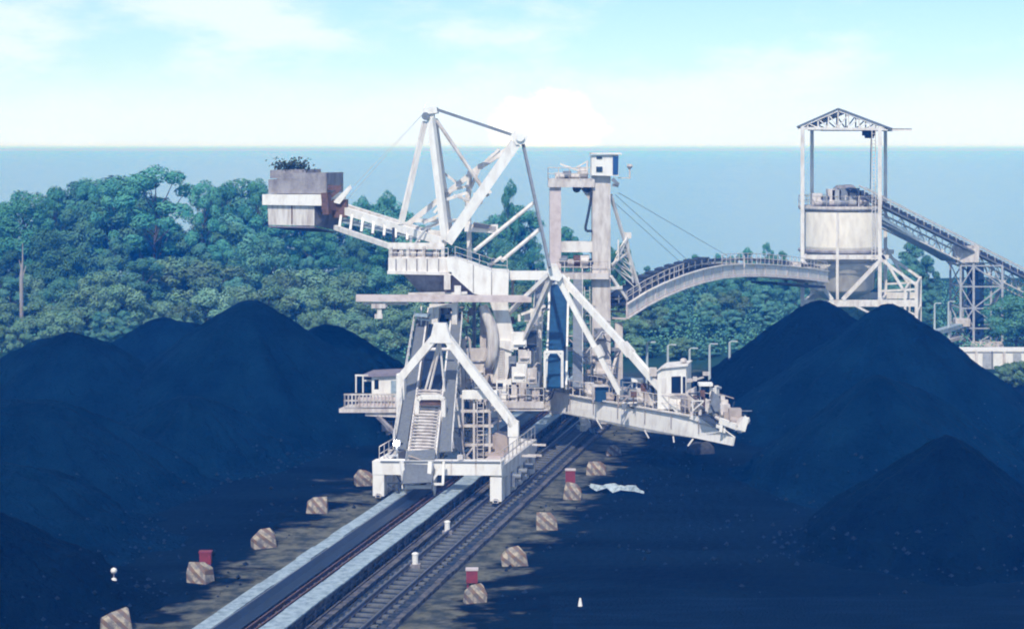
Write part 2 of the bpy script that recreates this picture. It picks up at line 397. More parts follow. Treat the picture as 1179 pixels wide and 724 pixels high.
# ------------------------------------------------------------------ coal heaps
LUMPS = []; rgl = random.Random(31)
def heap(px, py, Y, label, ridge=None, slope=34, rnd=2.2, seed=0, deep=False, stretch=1.0):
    """a heap whose rounded top stands at the given point; ridge = second end of its crest (photo point, depth)"""
    A = P(px, py, Y); H = A.z
    Bp = P(*ridge) if ridge else A
    tn = math.tan(R(slope)); rad = H / tn * 1.12 + rnd + 1.5
    n = 170
    x0, x1 = min(A.x, Bp.x) - rad, max(A.x, Bp.x) + rad
    y0, y1 = min(A.y, Bp.y) - rad, max(A.y, Bp.y) + rad
    b = MB(); ab = Vector((Bp.x - A.x, Bp.y - A.y)); l2 = max(ab.length_squared, 1e-9)
    for j in range(n + 1):
        for i in range(n + 1):
            x = x0 + (x1 - x0) * i / n; y = y0 + (y1 - y0) * j / n
            w = Vector((x, y, seed * 7.7))
            wx = x + .8 * noise.noise(w * 0.12); wy = y + .8 * noise.noise(w * 0.12 + Vector((9, 4, 2)))
            t = max(0, min(1, Vector((wx - A.x, wy - A.y)).dot(ab) / l2))
            hx = A.lerp(Bp, t); d = math.hypot(wx - hx.x, wy - hx.y)
            h = hx.z - tn * (math.sqrt(d * d + rnd * rnd) - rnd)
            e = min(1, d / 5.0)
            ang = math.atan2(wy - hx.y, wx - hx.x)
            h += e * 0.42 * noise.noise(Vector((math.cos(ang) * 7, math.sin(ang) * 7, seed + d * 0.05)))
            h += 0.30 * noise.noise(w * 0.33) * e + 0.16 * noise.noise(w * 1.1) + 0.09 * noise.noise(w * 2.9)
            # loose toe
            if h < 1.2: h = 1.2 * math.exp((h - 1.2) / 1.2) - 0.36
            b.v.append(Vector((x, y, max(h, -0.5))))
    b.f = [(j * (n + 1) + i, j * (n + 1) + i + 1, (j + 1) * (n + 1) + i + 1, (j + 1) * (n + 1) + i) for j in range(n) for i in range(n)]
    b.f = [f for f in b.f if max(b.v[k].z for k in f) > -0.49]
    used = sorted({k for f in b.f for k in f}); mp = {k: i for i, k in enumerate(used)}
    b.v = [b.v[k] for k in used]; b.f = [tuple(mp[k] for k in f) for f in b.f]
    for q in b.v[::11]:
        if -.1 < q.z < H * .45 and q.y < A.y + 4 and rgl.random() < .30 * (1.1 - q.z / (H * .45)): LUMPS.append(q.copy())
    o = b.build('coal_heap', M['coal_deep' if deep else 'coal'], smooth=True, org=(A.x, A.y, 0))
    tag(o, label, 'coal heap', 'heaps of coal in the yard')
    return o
heap(80, 383, 150, 'broad rounded coal heap furthest left, below the pale olive trees', ridge=(62, 388, 150), slope=31, rnd=2.0, seed=1)
heap(-40, 424, 146, 'coal heap running out of view beside the broad rounded one', slope=31, rnd=2.0, seed=21)
heap(186, 365, 174, 'coal heap hidden low behind two others, under the dark forest gap', ridge=(214, 371, 174), slope=37, rnd=2.0, seed=2)
heap(286, 345, 152, 'tallest pointed coal heap on the counterweight side of the stacker', slope=36, rnd=1.3, seed=3)
heap(376, 374, 160, 'small peaked coal heap just behind the control cabin deck', slope=34, rnd=1.4, seed=4)
heap(48, 462, 124, 'long flat-topped coal bank with faint terrace lines, in front of the rounded heap', ridge=(-160, 455, 124), slope=32, rnd=3.0, seed=5)
heap(-90, 512, 108, 'dark low coal bank at the near corner of the yard', ridge=(-20, 534, 108), slope=27, rnd=3.5, seed=6)
heap(214, 456, 134, 'low coal mound in the dip in front of the tallest pointed heap', slope=33, rnd=2.5, seed=7)
heap(-60, 580, 93, 'lowest coal spread along the bottom edge of the yard, near a small white marker', ridge=(-120, 570, 93), slope=29, rnd=2.0, seed=8, deep=True)
heap(946, 345, 168, 'rear coal heap rising in front of the silo legs', slope=36, rnd=1.0, seed=11, deep=True)
heap(1022, 350, 150, 'largest coal heap with twin shoulder, sloping towards the low white building', slope=37.5, rnd=1.0, seed=12)
heap(1012, 432, 126, 'mid coal heap with dark gullies down its face, beyond the boom tip', ridge=(1050, 445, 128), slope=37, rnd=.9, seed=13)
heap(1085, 502, 105, 'near sharp-edged coal heap standing by the haul road', slope=38, rnd=.8, seed=14, deep=True)
heap(1245, 462, 138, 'coal heap cut off by the frame, in front of the bushes', slope=35, rnd=2.0, seed=15)
heap(1290, 560, 108, 'shallow coal heap beside the near sharp-edged heap, running out of view', slope=34, rnd=2.0, seed=16)

for _ in range(1300):                                    # loose lumps on the open yard
    Y = rgl.uniform(84, 150); x = rgl.uniform(-.31, .31) * Y; u = (x - O.x) * CRS.x + (Y - O.y) * CRS.y
    if abs(u + 3.2) > 5.6 and noise.noise(Vector((x * .15, Y * .15, 4))) > -.15: LUMPS.append(Vector((x, Y, .0 if abs(u + 3.2) < 9 else .12)))
b = MB()
for q in LUMPS:
    s = .05 + .16 * rgl.random() ** 2.5; c = q + Vector((rgl.uniform(-.2, .2), rgl.uniform(-.2, .2), s * .3))
    vs = [c + Vector((dx * s * rgl.uniform(.6, 1.2), dy * s * rgl.uniform(.6, 1.2), dz * s * rgl.uniform(.5, 1))) for dx, dy, dz in ((1, 0, 0), (0, 1, 0), (-1, 0, 0), (0, -1, 0), (0, 0, 1), (0, 0, -1))]
    b.add(vs, [(0, 1, 4), (1, 2, 4), (2, 3, 4), (3, 0, 4), (1, 0, 5), (2, 1, 5), (3, 2, 5), (0, 3, 5)])
tag(b.build('coal_lumps', M['lump']), kind='stuff')

# haul road along the foot of the near heaps
b = MB(); n = 40
for j, y in enumerate((84.0, 92.0)):
    for i in range(n + 1):
        x = 2 + 60 * i / n; b.v.append(Vector((x, y + 0.5 * noise.noise(Vector((x * 0.2, j * 5, 0))), 0.32 + 0.03 * noise.noise(Vector((x * .4, j, 0))))))
b.f = [(i, i + 1, n + 2 + i, n + 1 + i) for i in range(n)]
M['road'] = mat('haul_road_dust', (0.002, 0.006, 0.012), 0.95, spec=0.03, var=1.0, var_col=(0.005, 0.014, 0.028), scale=0.8, stretch=(0.3, 2, 1), bump=0.4)
b2 = MB(); b2.v = b.v + [q - Z * 0.6 for q in b.v]; b2.f = b.f + [(i + 1, i, 2 * n + 2 + i, 2 * n + 3 + i) for i in range(n)] + [(n + 1 + i, n + 2 + i, 3 * n + 4 + i, 3 * n + 3 + i) for i in range(n)]
tag(b2.build('haul_road', M['road'], smooth=False), kind='structure')

# ------------------------------------------------------------------ track: covers, belt, rails, sleepers
V0, V1 = -46.0, 62.0
rt = empty('rail_track', T(0, 0, 0), 'twin rails on short concrete sleepers, along the stacker base', 'railway track')
for u in (-1.2, 0.22):
    part('rail', M['rail'], rt, lambda b: (b.beam(T(u, V0, 0.30), T(u, V1, 0.30), 0.11, 0.06), b.beam(T(u, V0, 0.20), T(u, V1, 0.20), 0.045, 0.14), b.beam(T(u, V0, 0.11), T(u, V1, 0.11), 0.24, 0.04)))
sb = MB(); sb.box((0, 0, 0), (2.3, 0.34, 0.18), (CRS, DIR, Z))
s0 = None
for i in range(98):
    v = -36.0 + i * 0.98
    c = T(-0.49, v, 0.0) - ORG[rt]
    if s0 is None:
        s0 = sb.build('sleeper', M['sleeper'], rt, org=(0, 0, 0)); s = s0
    else:
        s = s0.copy(); COL.objects.link(s); s.parent = rt
    s.location = c; s.rotation_euler = (0, 0, random.Random(i).uniform(-.03, .03))
def cover(u0, u1, z, label, posts_u, seed):
    w = empty('walkway', T((u0 + u1) / 2, 0, 0), label, 'walkway')
    b = MB(); v = V0; rg = random.Random(seed)
    while v < V1:                                   # sheets laid end to end
        dz = rg.uniform(-.025, .025)
        b.box(T((u0 + u1) / 2 + rg.uniform(-.03, .03), v + 1.48, z + dz), (u1 - u0, 2.93, 0.08), (CRS, DIR, Z)); v += 2.96
    b.build('deck', M['strip'], w)
    b = MB()
    for uu in posts_u:
        v = V0
        while v < V1: b.beam(T(uu, v, -0.1), T(uu, v, z - 0.05), 0.12); v += 1.48
        b.beam(T(uu, V0, z - 0.14), T(uu, V1, z - 0.14), 0.08, 0.16)
        b.beam(T(uu, V0, z * 0.45), T(uu, V1, z * 0.45), 0.06, 0.08)
    b.build('support_frame', M['side'], w)
    if z > .6:
        part('side_plate', M['side'], w, lambda b: b.beam(T(posts_u[1] - .12, V0, z * .5), T(posts_u[1] - .12, V1, z * .5), .05, z * .86))
cover(-7.50, -6.62, 0.55, 'narrow pale walkway along the far side of the belt, on the heap side', (-7.42, -6.70), 1)
cover(-3.90, -2.72, 0.85, 'wide pale cover sheet between the belt and the rails', (-3.84, -2.80), 2)
bc = empty('belt_conveyor', T(-6.2, 0, 0), 'long low belt conveyor with dark rubber belt, between two pale walkways', 'conveyor')
def trough(b):
    for (ua, za), (ub, zb) in (((-6.45, .62), (-6.1, .42)), ((-6.1, .42), (-5.5, .42)), ((-5.5, .42), (-5.1, .62))):
        b.add([T(ua, V0, za), T(ub, V0, zb), T(ub, V1, zb), T(ua, V1, za), T(ua, V0, za - .05), T(ub, V0, zb - .05), T(ub, V1, zb - .05), T(ua, V1, za - .05)],
              [(0, 1, 2, 3), (7, 6, 5, 4)])
part('belt', M['belt'], bc, trough)
part('stringer', M['rust'], bc, lambda b: b.beam(T(-4.9, V0, .52), T(-4.9, V1, .52), .09, .2))
part('stringer', M['rust'], bc, lambda b: b.beam(T(-4.4, V0, .60), T(-4.4, V1, .60), .10, .12))
part('stringer', M['grey'], bc, lambda b: b.beam(T(-6.52, V0, .50), T(-6.52, V1, .50), .06, .2))
def brackets(b):
    v = V0
    while v < V1:
        b.beam(T(-6.5, v, .2), T(-4.0, v, .2), .09, .1)
        for u in (-4.9, -4.4): b.beam(T(u, v, -.1), T(u, v, .5), .08)
        v += 1.2
part('support_frame', M['grey'], bc, brackets)
kb = MB()
for i in range(40):
    v = V0 + i * 2.7
    kb.box(T(1.5, v + 1.33, 0.10 + .03 * math.sin(i * 2.3)), (0.34, 2.62, 0.30), (CRS, DIR, Z))
tag(kb.build('track_kerb', M['side'], org=T(1.5, 0, 0)), 'low concrete kerb running outside the rails', 'kerb')
tag(part('cable_trough', M['side'], None, lambda b: (b.beam(T(-2.15, V0, .2), T(-2.15, V1, .2), .36, .12), b.beam(T(-2.15, V0, .05), T(-2.15, V1, .05), .24, .18), b.beam(T(-2.52, V0, .12), T(-2.52, V1, .12), .1, .24))), 'grey cable trough lying between pale cover sheet and rails', 'cable trough')

# white marker posts by the rail, small markers and blocks
def marker_post(px, py, label):
    Y = 0.0
    k = (py - HZ) / F; Y = CAMZ / k; p = P(px, py, Y)
    o = empty('marker_post', p, label, 'post', 'white posts beside the rails')
    part('post', M['clean'], o, lambda b: b.tube(p, p + Z * 0.78, 0.17, 10))
    part('cap', M['clean'], o, lambda b: b.lathe(p, [(0.20, 0.75), (0.20, 0.82), (0.10, 0.87)], 10))
    part('foot', M['conc'], o, lambda b: b.box(p + Z * 0.06, (0.6, 0.6, 0.3)))
marker_post(478, 653, 'short white post by the rails, nearer the camera of the two')
marker_post(515, 615, 'short white post by the rails, nearer the stacker portal of the two')
def on_ground(px, py, z=0.0):
    Y = (CAMZ - z) / ((py - HZ) / F); return P(px, py, Y)
rgb = random.Random(5)
def block(px, py, wpx, hpx, label, rot=0.0, seed=0, mk='stripe'):
    p = on_ground(px, py); s = p.y / F; w, h = wpx * s * .92, hpx * s * 0.90
    rg = random.Random(seed); d = w * 0.62
    b = MB()
    j = lambda k=0.07: rg.uniform(-k, k) * w
    base = [(-w / 2 + j(), -d / 2 + j()), (w / 2 + j(), -d / 2 + j()), (w / 2 + j(), d / 2), (-w / 2 + j(), d / 2)]
    ti = 0.50 + rg.uniform(-.12, .16)
    sh = rg.uniform(-.16, .16) * w
    mid = [(x * 0.94 + j(.07), y * .95) for x, y in base]; top = [(x * ti + sh, y * ti * .8) for x, y in base]
    v = [(x, y, -0.3) for x, y in base] + [(x, y, h * .58 + j(.09)) for x, y in mid] + [(x, y, h + j(.09)) for x, y in top]
    f = []
    for k in (0, 4): f += [(k + i, k + (i + 1) % 4, k + 4 + (i + 1) % 4, k + 4 + i) for i in range(4)]
    f += [(8, 9, 10, 11), (3, 2, 1, 0)]
    b.add([Vector(q) for q in v], f)
    o = b.build('concrete_block', M[mk], org=(0, 0, 0)); o.location = p; o.rotation_euler = (rg.uniform(-.06, .06), rg.uniform(-.13, .13), rot + rg.uniform(-.3, .3))
    bv = o.modifiers.new('edge_wear', 'BEVEL'); bv.width = 0.06; bv.segments = 2
    tag(o, label, 'concrete block', 'hazard striped blocks along the track'); ORG[o] = p
    return p
block(134, 726, 36, 26, 'large worn striped concrete block cut by the bottom edge, heap side of the track', .2, 1)
block(229, 669, 32, 24, 'striped concrete block with a red box on the heap side of the track', -.2, 2)
block(305, 629, 29, 22, 'striped concrete block between the boxed block and the next one, heap side', .25, 3)
block(366, 590, 28, 19, 'pale striped concrete block nearest the portal foot on open ground, heap side', -.1, 4)
block(419, 558, 24, 19, 'dull striped concrete block half hidden behind the portal leg', .1, 5)
block(546, 694, 28, 24, 'worn striped concrete block with a red box, at the near end of its row', .1, 6)
block(593, 649, 31, 22, 'broad striped concrete block second from the near end, on the boom side', -.15, 7)
block(631, 609, 28, 21, 'striped concrete block on the pale dirt beyond the broad one, boom side', .15, 8)
block(660, 573, 24, 18, 'striped concrete block with a red box, beside the torn white sheet', -.1, 9)
block(686, 546, 26, 16, 'low striped concrete block beyond the torn white sheet, under the boom', .2, 10)
block(706, 524, 18, 12, 'smallest dull striped concrete block, under the boom shadow', 0, 11)
block(806, 523, 30, 16, 'dark concrete block lying under the boom tip', .3, 12, 'blackish')
def hose_box(px, py, w, h, label):
    p = on_ground(px, py) + Vector((0, 0.75, 0)); s = p.y / F; w *= s; h *= s
    o = empty('hose_box', p, label, 'hose box', 'red boxes beside the striped blocks')
    zt = 0.75
    part('cabinet', M['red'], o, lambda b: b.box(p + Z * (zt + h / 2), (w, w * .6, h)))
    part('lid', M['red' if px < 300 else 'pink'], o, lambda b: b.box(p + Z * (zt + h + 0.05), (w * 1.12, w * .75, 0.09)))
    part('post', M['red'], o, lambda b: [b.beam(p + Vector((k * w * .35, 0, -.2)), p + Vector((k * w * .35, 0, zt)), .1) for k in (-1, 1)])
hose_box(234, 668, 13, 13, 'red hose box behind striped block on the heap side')
hose_box(543, 690, 13, 14, 'red hose box at the near end of the boom-side blocks')
hose_box(657, 570, 11, 14, 'red hose box beside the torn white sheet')
def cone(px, py, hgt, label, dome):
    p = on_ground(px, py) + Z * (.3 if dome else 0); o = empty('marker_cone', p, label, 'marker')
    if dome:
        part('ball', M['clean'], o, lambda b: b.lathe(p, [(.02, .50), (.14, .56), (.18, .67), (.14, .78), (.02, .84)], 12), True)
        part('ball', M['clean'], o, lambda b: b.lathe(p, [(.10, -.5), (.17, -.02), (.19, .10), (.13, .24), (.03, .30)], 12), True)
        part('stem', M['conc'], o, lambda b: b.tube(p + Z * .3, p + Z * .5, .04, 6))
    else:
        part('cone', M['clean'], o, lambda b: b.lathe(p, [(.17, .06), (.13, .25), (.075, .55), (.04, .72)], 12))
        part('base', M['clean'], o, lambda b: b.box(p + Z * .02, (.42, .42, .09)))
cone(131, 677, .7, 'small white double-ball marker on the dark coal ground', True)
cone(668, 704, .7, 'small white cone standing alone on the dark coal ground', False)
def debris(pts, label, seed):
    b = MB(); rg = random.Random(seed); n = len(pts)
    for i, (px, py, wd) in enumerate(pts):
        c = on_ground(px, py, 0.3)
        for k, dy in enumerate((-1, -.35, .35, 1)):
            b.v.append(c + Vector((rg.uniform(-.25, .25), dy * wd * .7, rg.uniform(0, .30) - (0.22 if abs(dy) == 1 else 0))))
    for i in range(n - 1):
        for k in range(3): a = i * 4 + k; b.f.append((a, a + 4, a + 5, a + 1))
    o = b.build('torn_sheet', M['sheet'], org=on_ground(pts[0][0], pts[0][1]))
    o.modifiers.new('thickness', 'SOLIDIFY').thickness = 0.03
    tag(o, label, 'plastic sheet')
debris([(681, 559, .2), (688, 561, .7), (697, 560, .9), (706, 561, 1.1), (715, 562, .9), (722, 561, 1.2), (729, 564, 1.0), (738, 568, .4)], 'long torn white sheet lying on the coal ground beside the blocks', 3)
debris([(665, 490, .5), (670, 492, 1.0), (675, 493, .9), (683, 497, .4)], 'crumpled white sheet at the track edge under the boom', 4)
# ------------------------------------------------------------------ trees
def crown_mesh(name, H, base, rad, lobes, seed, leaf, per, m, gap=0.0, lr=(0.26, 0.40)):
    rg = random.Random(seed); v = []; f = []
    cs = []
    for i in range(lobes):
        for _ in range(40):
            a = rg.uniform(0, 6.283); t = rg.random() ** 0.7; zz = base + (H - base) * (0.12 + 0.76 * rg.random())
            k = (zz - base) / (H - base); env = rad * (math.sin(math.pi * min(1, 0.18 + 0.80 * k)) ** 0.6)
            c = Vector((math.cos(a) * env * t, math.sin(a) * env * t, zz))
            if all((c - q).length > (rad * 0.42) for q, _ in cs): break
        cs.append((c, rad * rg.uniform(*lr)))
    cs.append((Vector((rg.uniform(-.1, .1) * rad, rg.uniform(-.1, .1) * rad, H - rad * .30)), rad * 0.33))
    for c, r in cs:
        for _ in range(per):
            d = Vector((rg.gauss(0, 1), rg.gauss(0, 1), rg.gauss(0, 1) * 0.85 + 0.25)).normalized()
            k = 0.70 + 0.36 * rg.random() ** 0.8
            p = c + Vector((d.x, d.y, d.z * 0.78)) * r * k * (1 + 0.22 * noise.noise(d * 2.2 + c))
            if rg.random() < gap: continue
            n = (d + Vector((rg.gauss(0, .38), rg.gauss(0, .38), rg.gauss(0, .38) + .25))).normalized()
            a = n.orthogonal().normalized(); bb = n.cross(a); th = rg.uniform(0, 6.28)
            s = leaf * rg.uniform(0.55, 1.25)
            e1 = (a * math.cos(th) + bb * math.sin(th)) * s; e2 = (bb * math.cos(th) - a * math.sin(th)) * s * 0.62
            o = len(v); v += [p - e1, p + e2 * .9 + n * s * .12, p + e1, p - e2 * .9 + n * s * .12]; f.append((o, o + 1, o + 2, o + 3))
    me = bpy.data.meshes.new(name); me.from_pydata([tuple(q) for q in v], [], f); me.materials.append(m)
    return me, cs
def trunk_mesh(name, H, base, cs, r, m, seed):
    rg = random.Random(seed); b = MB()
    pts = [Vector((0, 0, -0.6))]; n = 5
    top = max(c.z for c, _ in cs) * 0.85
    for i in range(1, n + 1): pts.append(Vector((rg.uniform(-.25, .25) * i * .4, rg.uniform(-.25, .25) * i * .4, top * i / n)))
    for i in range(n): b.tube(pts[i], pts[i + 1], r * (1 - .16 * i), 7, r * (1 - .16 * (i + 1)))
    for c, q in cs:
        k = max(0.25, min(.95, (c.z - 1.2) / top - 0.22)); i = min(n - 1, int(k * n)); a = pts[i].lerp(pts[i + 1], k * n - i)
        mid = a.lerp(c, .5) + Vector((0, 0, -.1 * (c - a).length)); b.tube(a, mid, r * .38, 5, r * .28); b.tube(mid, c, r * .28, 5, r * .1)
    me = bpy.data.meshes.new(name); me.from_pydata([tuple(q) for q in b.v], [], b.f); me.materials.append(m)
    return me
PROTO = {}
def proto(kind, H, base, rad, lobes, leaf, per, mk, tr, gap=0.0, lr=(.26, .40), nvar=3):
    L = []
    for i in range(nvar):
        cm, cs = crown_mesh('crown', H, base, rad, lobes, hash((len(kind), i * 17 + lobes)) % 9999, leaf, per, M[mk], gap, lr)
        L.append((cm, trunk_mesh('trunk', H, base, cs, tr, M['bark'], i)))
    PROTO[kind] = (H, L)
proto('tall', 18, 4.5, 4.6, 26, .225, 470, 'leaf_dark', .30, nvar=4)
proto('broad', 13, 2.0, 4.8, 24, .225, 470, 'leaf_mid', .26, nvar=4)
proto('teal', 13, 1.2, 3.6, 22, .21, 450, 'leaf_teal', .24, nvar=4)
proto('olive', 8, 0.6, 3.5, 22, .20, 360, 'leaf_olive', .18, nvar=4)
proto('sparse', 19, 6.0, 5.0, 17, .23, 430, 'leaf_dark', .26, gap=.15, lr=(.20, .30), nvar=3)
proto('shrub', 3, 0.1, 1.6, 12, .13, 220, 'leaf_olive', .08, nvar=2)
TN = {'tall': 'tall_tree', 'broad': 'broad_tree', 'teal': 'slender_tree', 'olive': 'young_tree', 'sparse': 'open_crowned_tree', 'shrub': 'shrub'}
rgt = random.Random(77); _tc = {}
def tree(kind, px, top, Y, label, group=None, wide=1.0, var=None):
    H, L = PROTO[kind]
    z = CAMZ - (top - HZ) * Y / F
    s = max(z, 2.0) / H; i = _tc.get(kind, 0) if var is None else var; _tc[kind] = _tc.get(kind, 0) + 1
    cm, tm = L[i % len(L)]
    o = bpy.data.objects.new(TN[kind], None); COL.objects.link(o); o.location = ((px - CX) * Y / F, Y, 0)
    sx = s * wide * rgt.uniform(.75, 1.25); o.scale = (sx, sx * rgt.uniform(.9, 1.1), s); o.rotation_euler = (0, 0, rgt.uniform(0, 6.28))
    tag(o, label, 'tree' if kind != 'shrub' else 'shrub', group)
    for n, me in (('crown', cm), ('trunk', tm)):
        c = bpy.data.objects.new(n, me); COL.objects.link(c); c.parent = o
    return o
def sky_line(x, tab):
    for (a, ya), (b_, yb) in zip(tab, tab[1:]):
        if a <= x <= b_: return ya + (yb - ya) * (x - a) / (b_ - a)
    return tab[-1][1] if x > tab[-1][0] else tab[0][1]
back = [(-40, 232), (20, 236), (55, 215), (90, 216), (125, 210), (150, 216), (182, 232), (207, 262), (226, 240), (242, 222), (300, 214), (330, 222), (400, 240), (440, 226), (470, 246), (520, 252), (560, 245), (610, 250), (660, 252), (690, 262), (720, 292)]
def row(kinds, x0, x1, step, Y, dy, topf, labelf, group, wide=1.0, jit=8):
    x = x0
    while x < x1:
        k = rgt.choice(kinds); xx = x + rgt.uniform(-step * .3, step * .3); YY = Y + rgt.uniform(-dy, dy)
        tree(k, xx, topf(xx) + rgt.uniform(-jit, jit), YY, labelf(xx), group, wide); x += step
L_ = lambda x: 'behind the counterweight-side heaps' if x < 320 else ('seen through the stacker mast' if x < 620 else 'around the arched conveyor')
row(['tall', 'broad'], -30, 720, 40, 292, 7, lambda x: sky_line(x, back), lambda x: 'tall dark tree of the forest skyline, ' + L_(x), 'skyline forest trees', jit=15)
row(['tall', 'tall', 'broad'], -40, 720, 44, 272, 7, lambda x: sky_line(x, back) + 22, lambda x: 'dark green tree just under the forest skyline, ' + L_(x), 'upper forest trees', jit=16)
row(['broad', 'teal', 'tall'], -40, 720, 44, 252, 6, lambda x: sky_line(x, back) + 55, lambda x: 'mid green tree halfway down the forest, ' + L_(x), 'middle forest trees', jit=14)
row(['broad', 'teal', 'olive'], -40, 720, 40, 234, 5, lambda x: 308 + (8 if x < 160 else 0), lambda x: 'bushy green tree in the lower forest, ' + L_(x), 'lower forest trees', 1.15, jit=12)
row(['olive'], -40, 720, 36, 218, 5, lambda x: 338, lambda x: 'pale olive young tree near the coal, ' + L_(x), 'pale young trees at the forest edge', 1.1, jit=12)
row(['olive', 'olive', 'teal'], -40, 720, 36, 206, 4, lambda x: 366, lambda x: 'lowest olive young tree at the forest edge, ' + L_(x), 'young trees right behind the heaps', 1.15, jit=10)
tree('sparse', 178, 189, 268, 'tallest open-crowned tree on the skyline, with sky showing through', wide=1.0, var=0)
tree('sparse', 236, 206, 262, 'open-crowned tree beside the pale gap in the forest skyline', wide=.8, var=1)
tree('sparse', 588, 205, 282, 'thin open tree rising between mast and transfer tower', wide=.42, var=2)
for px_, tp_, Y_, w_, v_, l_ in ((62, 214, 280, .75, 1, 'open tall crown on the forest skyline, outermost of the emergent trees'), (98, 204, 286, .8, 2, 'tall emergent crown on the skyline, next along from the outermost'), (132, 205, 276, .7, 0, 'slim emergent tree just short of the tallest open-crowned tree'), (262, 208, 284, .7, 2, 'emergent tree past the pale gap in the forest skyline'), (298, 204, 280, .75, 1, 'emergent tree whose crown touches the counterweight outline'), (418, 224, 286, .6, 0, 'open-crowned tree above the counterweight arm'), (446, 218, 282, .6, 2, 'open-crowned tree beside the outer mast leg')):
    tree('sparse', px_, tp_, Y_, l_, wide=w_, var=v_)
tree('tall', 28, 218, 262, 'dark tree beside the bleached dead trunk', wide=1.0)
o = empty('dead_tree', P(26, 390, 222), 'bleached dead tree trunk standing against the dark forest', 'tree')
def deadtrunk(b):
    p = P(25, 390, 222); q = P(26, 280, 222); k = P(24.5, 318, 222)
    b.tube(p, k, .27, 8, .24); b.tube(k, P(26, 300, 222), .24, 8, .11); b.tube(P(26, 300, 222), q, .11, 6, .04); b.tube(P(25, 322, 222), P(30, 306, 222), .14, 5, .05); b.tube(P(25, 312, 222), P(22, 299, 222), .1, 5, .04)
part('trunk', M['palebark'], o, deadtrunk)
G2 = lambda x: 'between transfer tower and silo' if x < 915 else ('behind the silo legs' if x < 1060 else 'beyond the white building')
fr = [(700, 300), (760, 312), (800, 308), (850, 300), (900, 300), (1030, 285), (1070, 288), (1085, 320), (1100, 348), (1150, 352), (1165, 338), (1220, 330)]
row(['teal', 'teal', 'broad'], 720, 1090, 32, 285, 8, lambda x: sky_line(x, fr) + 4, lambda x: 'slender green tree at the top of the low forest, ' + G2(x), 'far trees on the silo side', 1.0, jit=9)
row(['teal', 'olive'], 690, 850, 22, 199, 2, lambda x: 388, lambda x: 'low green tree at the yard edge behind the lamp posts', 'low trees behind the lamp posts', 1.5, jit=8)
row(['teal', 'broad'], 700, 1090, 34, 262, 7, lambda x: sky_line(x, fr) + 10, lambda x: 'tall narrow blue-green tree, ' + G2(x), 'narrow trees on the silo side', 1.0, jit=9)
row(['teal', 'teal', 'olive'], 690, 1090, 32, 240, 5, lambda x: 328, lambda x: 'blue-green tree in the middle of the low forest, ' + G2(x), 'middle trees on the silo side', 1.15, jit=10)
row(['olive', 'teal'], 690, 1090, 32, 222, 4, lambda x: 352, lambda x: 'low bushy tree at the yard edge, ' + G2(x), 'low trees on the silo side', 1.3, jit=8)
tree('broad', 1170, 340, 204, 'dark tree at the frame edge past the trestle', wide=1.0)
tree('tall', 1192, 330, 208, 'tall dark tree half out of view past the trestle', wide=.9)
for i, (x, t, Y, w) in enumerate(((1112, 352, 262, .8), (1140, 356, 262, .8))): tree('broad', x, t, Y, 'dark tree seen through the trestle legs', 'trees behind the trestle', w)
for x, t, w in ((1158, 417, 1.0), (1168, 418, 1.1), (1178, 415, 1.2), (1150, 424, .9)):
    tree('shrub', x, t, 176, 'low olive bush in front of the white building wall', 'bushes at the white building', w)
tree('tall', 716, 278, 240, 'dark tree standing behind the lattice leg of the transfer tower', wide=.62)
tree('sparse', 800, 292, 280, 'small open tree rising above the conveyor arch, tower side', wide=.6, var=1)
tree('sparse', 860, 284, 280, 'small open tree rising above the crown of the conveyor arch', wide=.6, var=2)
tree('sparse', 884, 278, 276, 'small open tree rising above the conveyor arch, next to the silo', wide=.6, var=0)
tree('broad', 790, 300, 284, 'small tree above the conveyor arch, nearest the cable ends', wide=.8)
tree('sparse', 826, 291, 278, 'thin pale-stemmed tree above the middle of the conveyor arch', wide=.7, var=1)
tree('sparse', 842, 294, 282, 'low feathery tree above the conveyor arch, second from its crown', wide=.8, var=2)
tree('sparse', 900, 288, 282, 'thin tree tucked between the conveyor arch and the silo post', wide=.7, var=1)
tree('teal', 1050, 276, 262, 'full green tree filling the gap beside the silo wall', wide=1.3)
# undergrowth on the forest floor
b = MB(); rg = random.Random(9)
for _ in range(45000):
    Y = rg.uniform(196, 300); x = rg.uniform(-0.32, 0.32) * Y; z = abs(rg.gauss(0, .9)); s = rg.uniform(.10, .22)
    if Y < 206 and noise.noise(Vector((x * .2, Y * .2, 1))) < 0: continue
    n = Vector((rg.gauss(0, .6), rg.gauss(0, .6) - .3, 1)).normalized(); a = n.orthogonal().normalized() * s; c = n.cross(a.normalized()) * s * .7
    p = Vector((x, Y, z)); b.add([p - a, p + c, p + a, p - c], [(0, 1, 2, 3)])
tag(b.build('undergrowth', M['leaf_mid']), kind='stuff')
# ------------------------------------------------------------------ silo
YS = 200.0
c0 = P(969, 330, YS + 5); silo = empty('storage_silo', (c0.x, c0.y, 0), 'white round silo in a steel frame with an open gabled hoist roof', 'silo')
cx, cy = c0.x, YS + 5.4
zt, zb = P(0, 246, YS).z, P(0, 303, YS).z
rad = 4.75
def zz(py, Y=YS): return CAMZ - (py - HZ) * Y / F
part('tank', M['silo'], silo, lambda b: b.lathe((cx, cy, 0), [(rad, zb), (rad, zb + (zt - zb) * .28), (rad + .03, zb + (zt - zb) * .29), (rad + .03, zb + (zt - zb) * .31), (rad, zb + (zt - zb) * .32), (rad, zt), (rad * .96, zt + .15), (.8, zt + .9)], 48), True)
part('hopper', M['silo'], silo, lambda b: b.lathe((cx, cy, 0), [(1.6, zz(350)), (rad * .70, zz(340)), (rad * .80, zz(336)), (rad * .82, zz(316)), (rad * .93, zz(312)), (rad * .95, zb - .1)], 40), True)
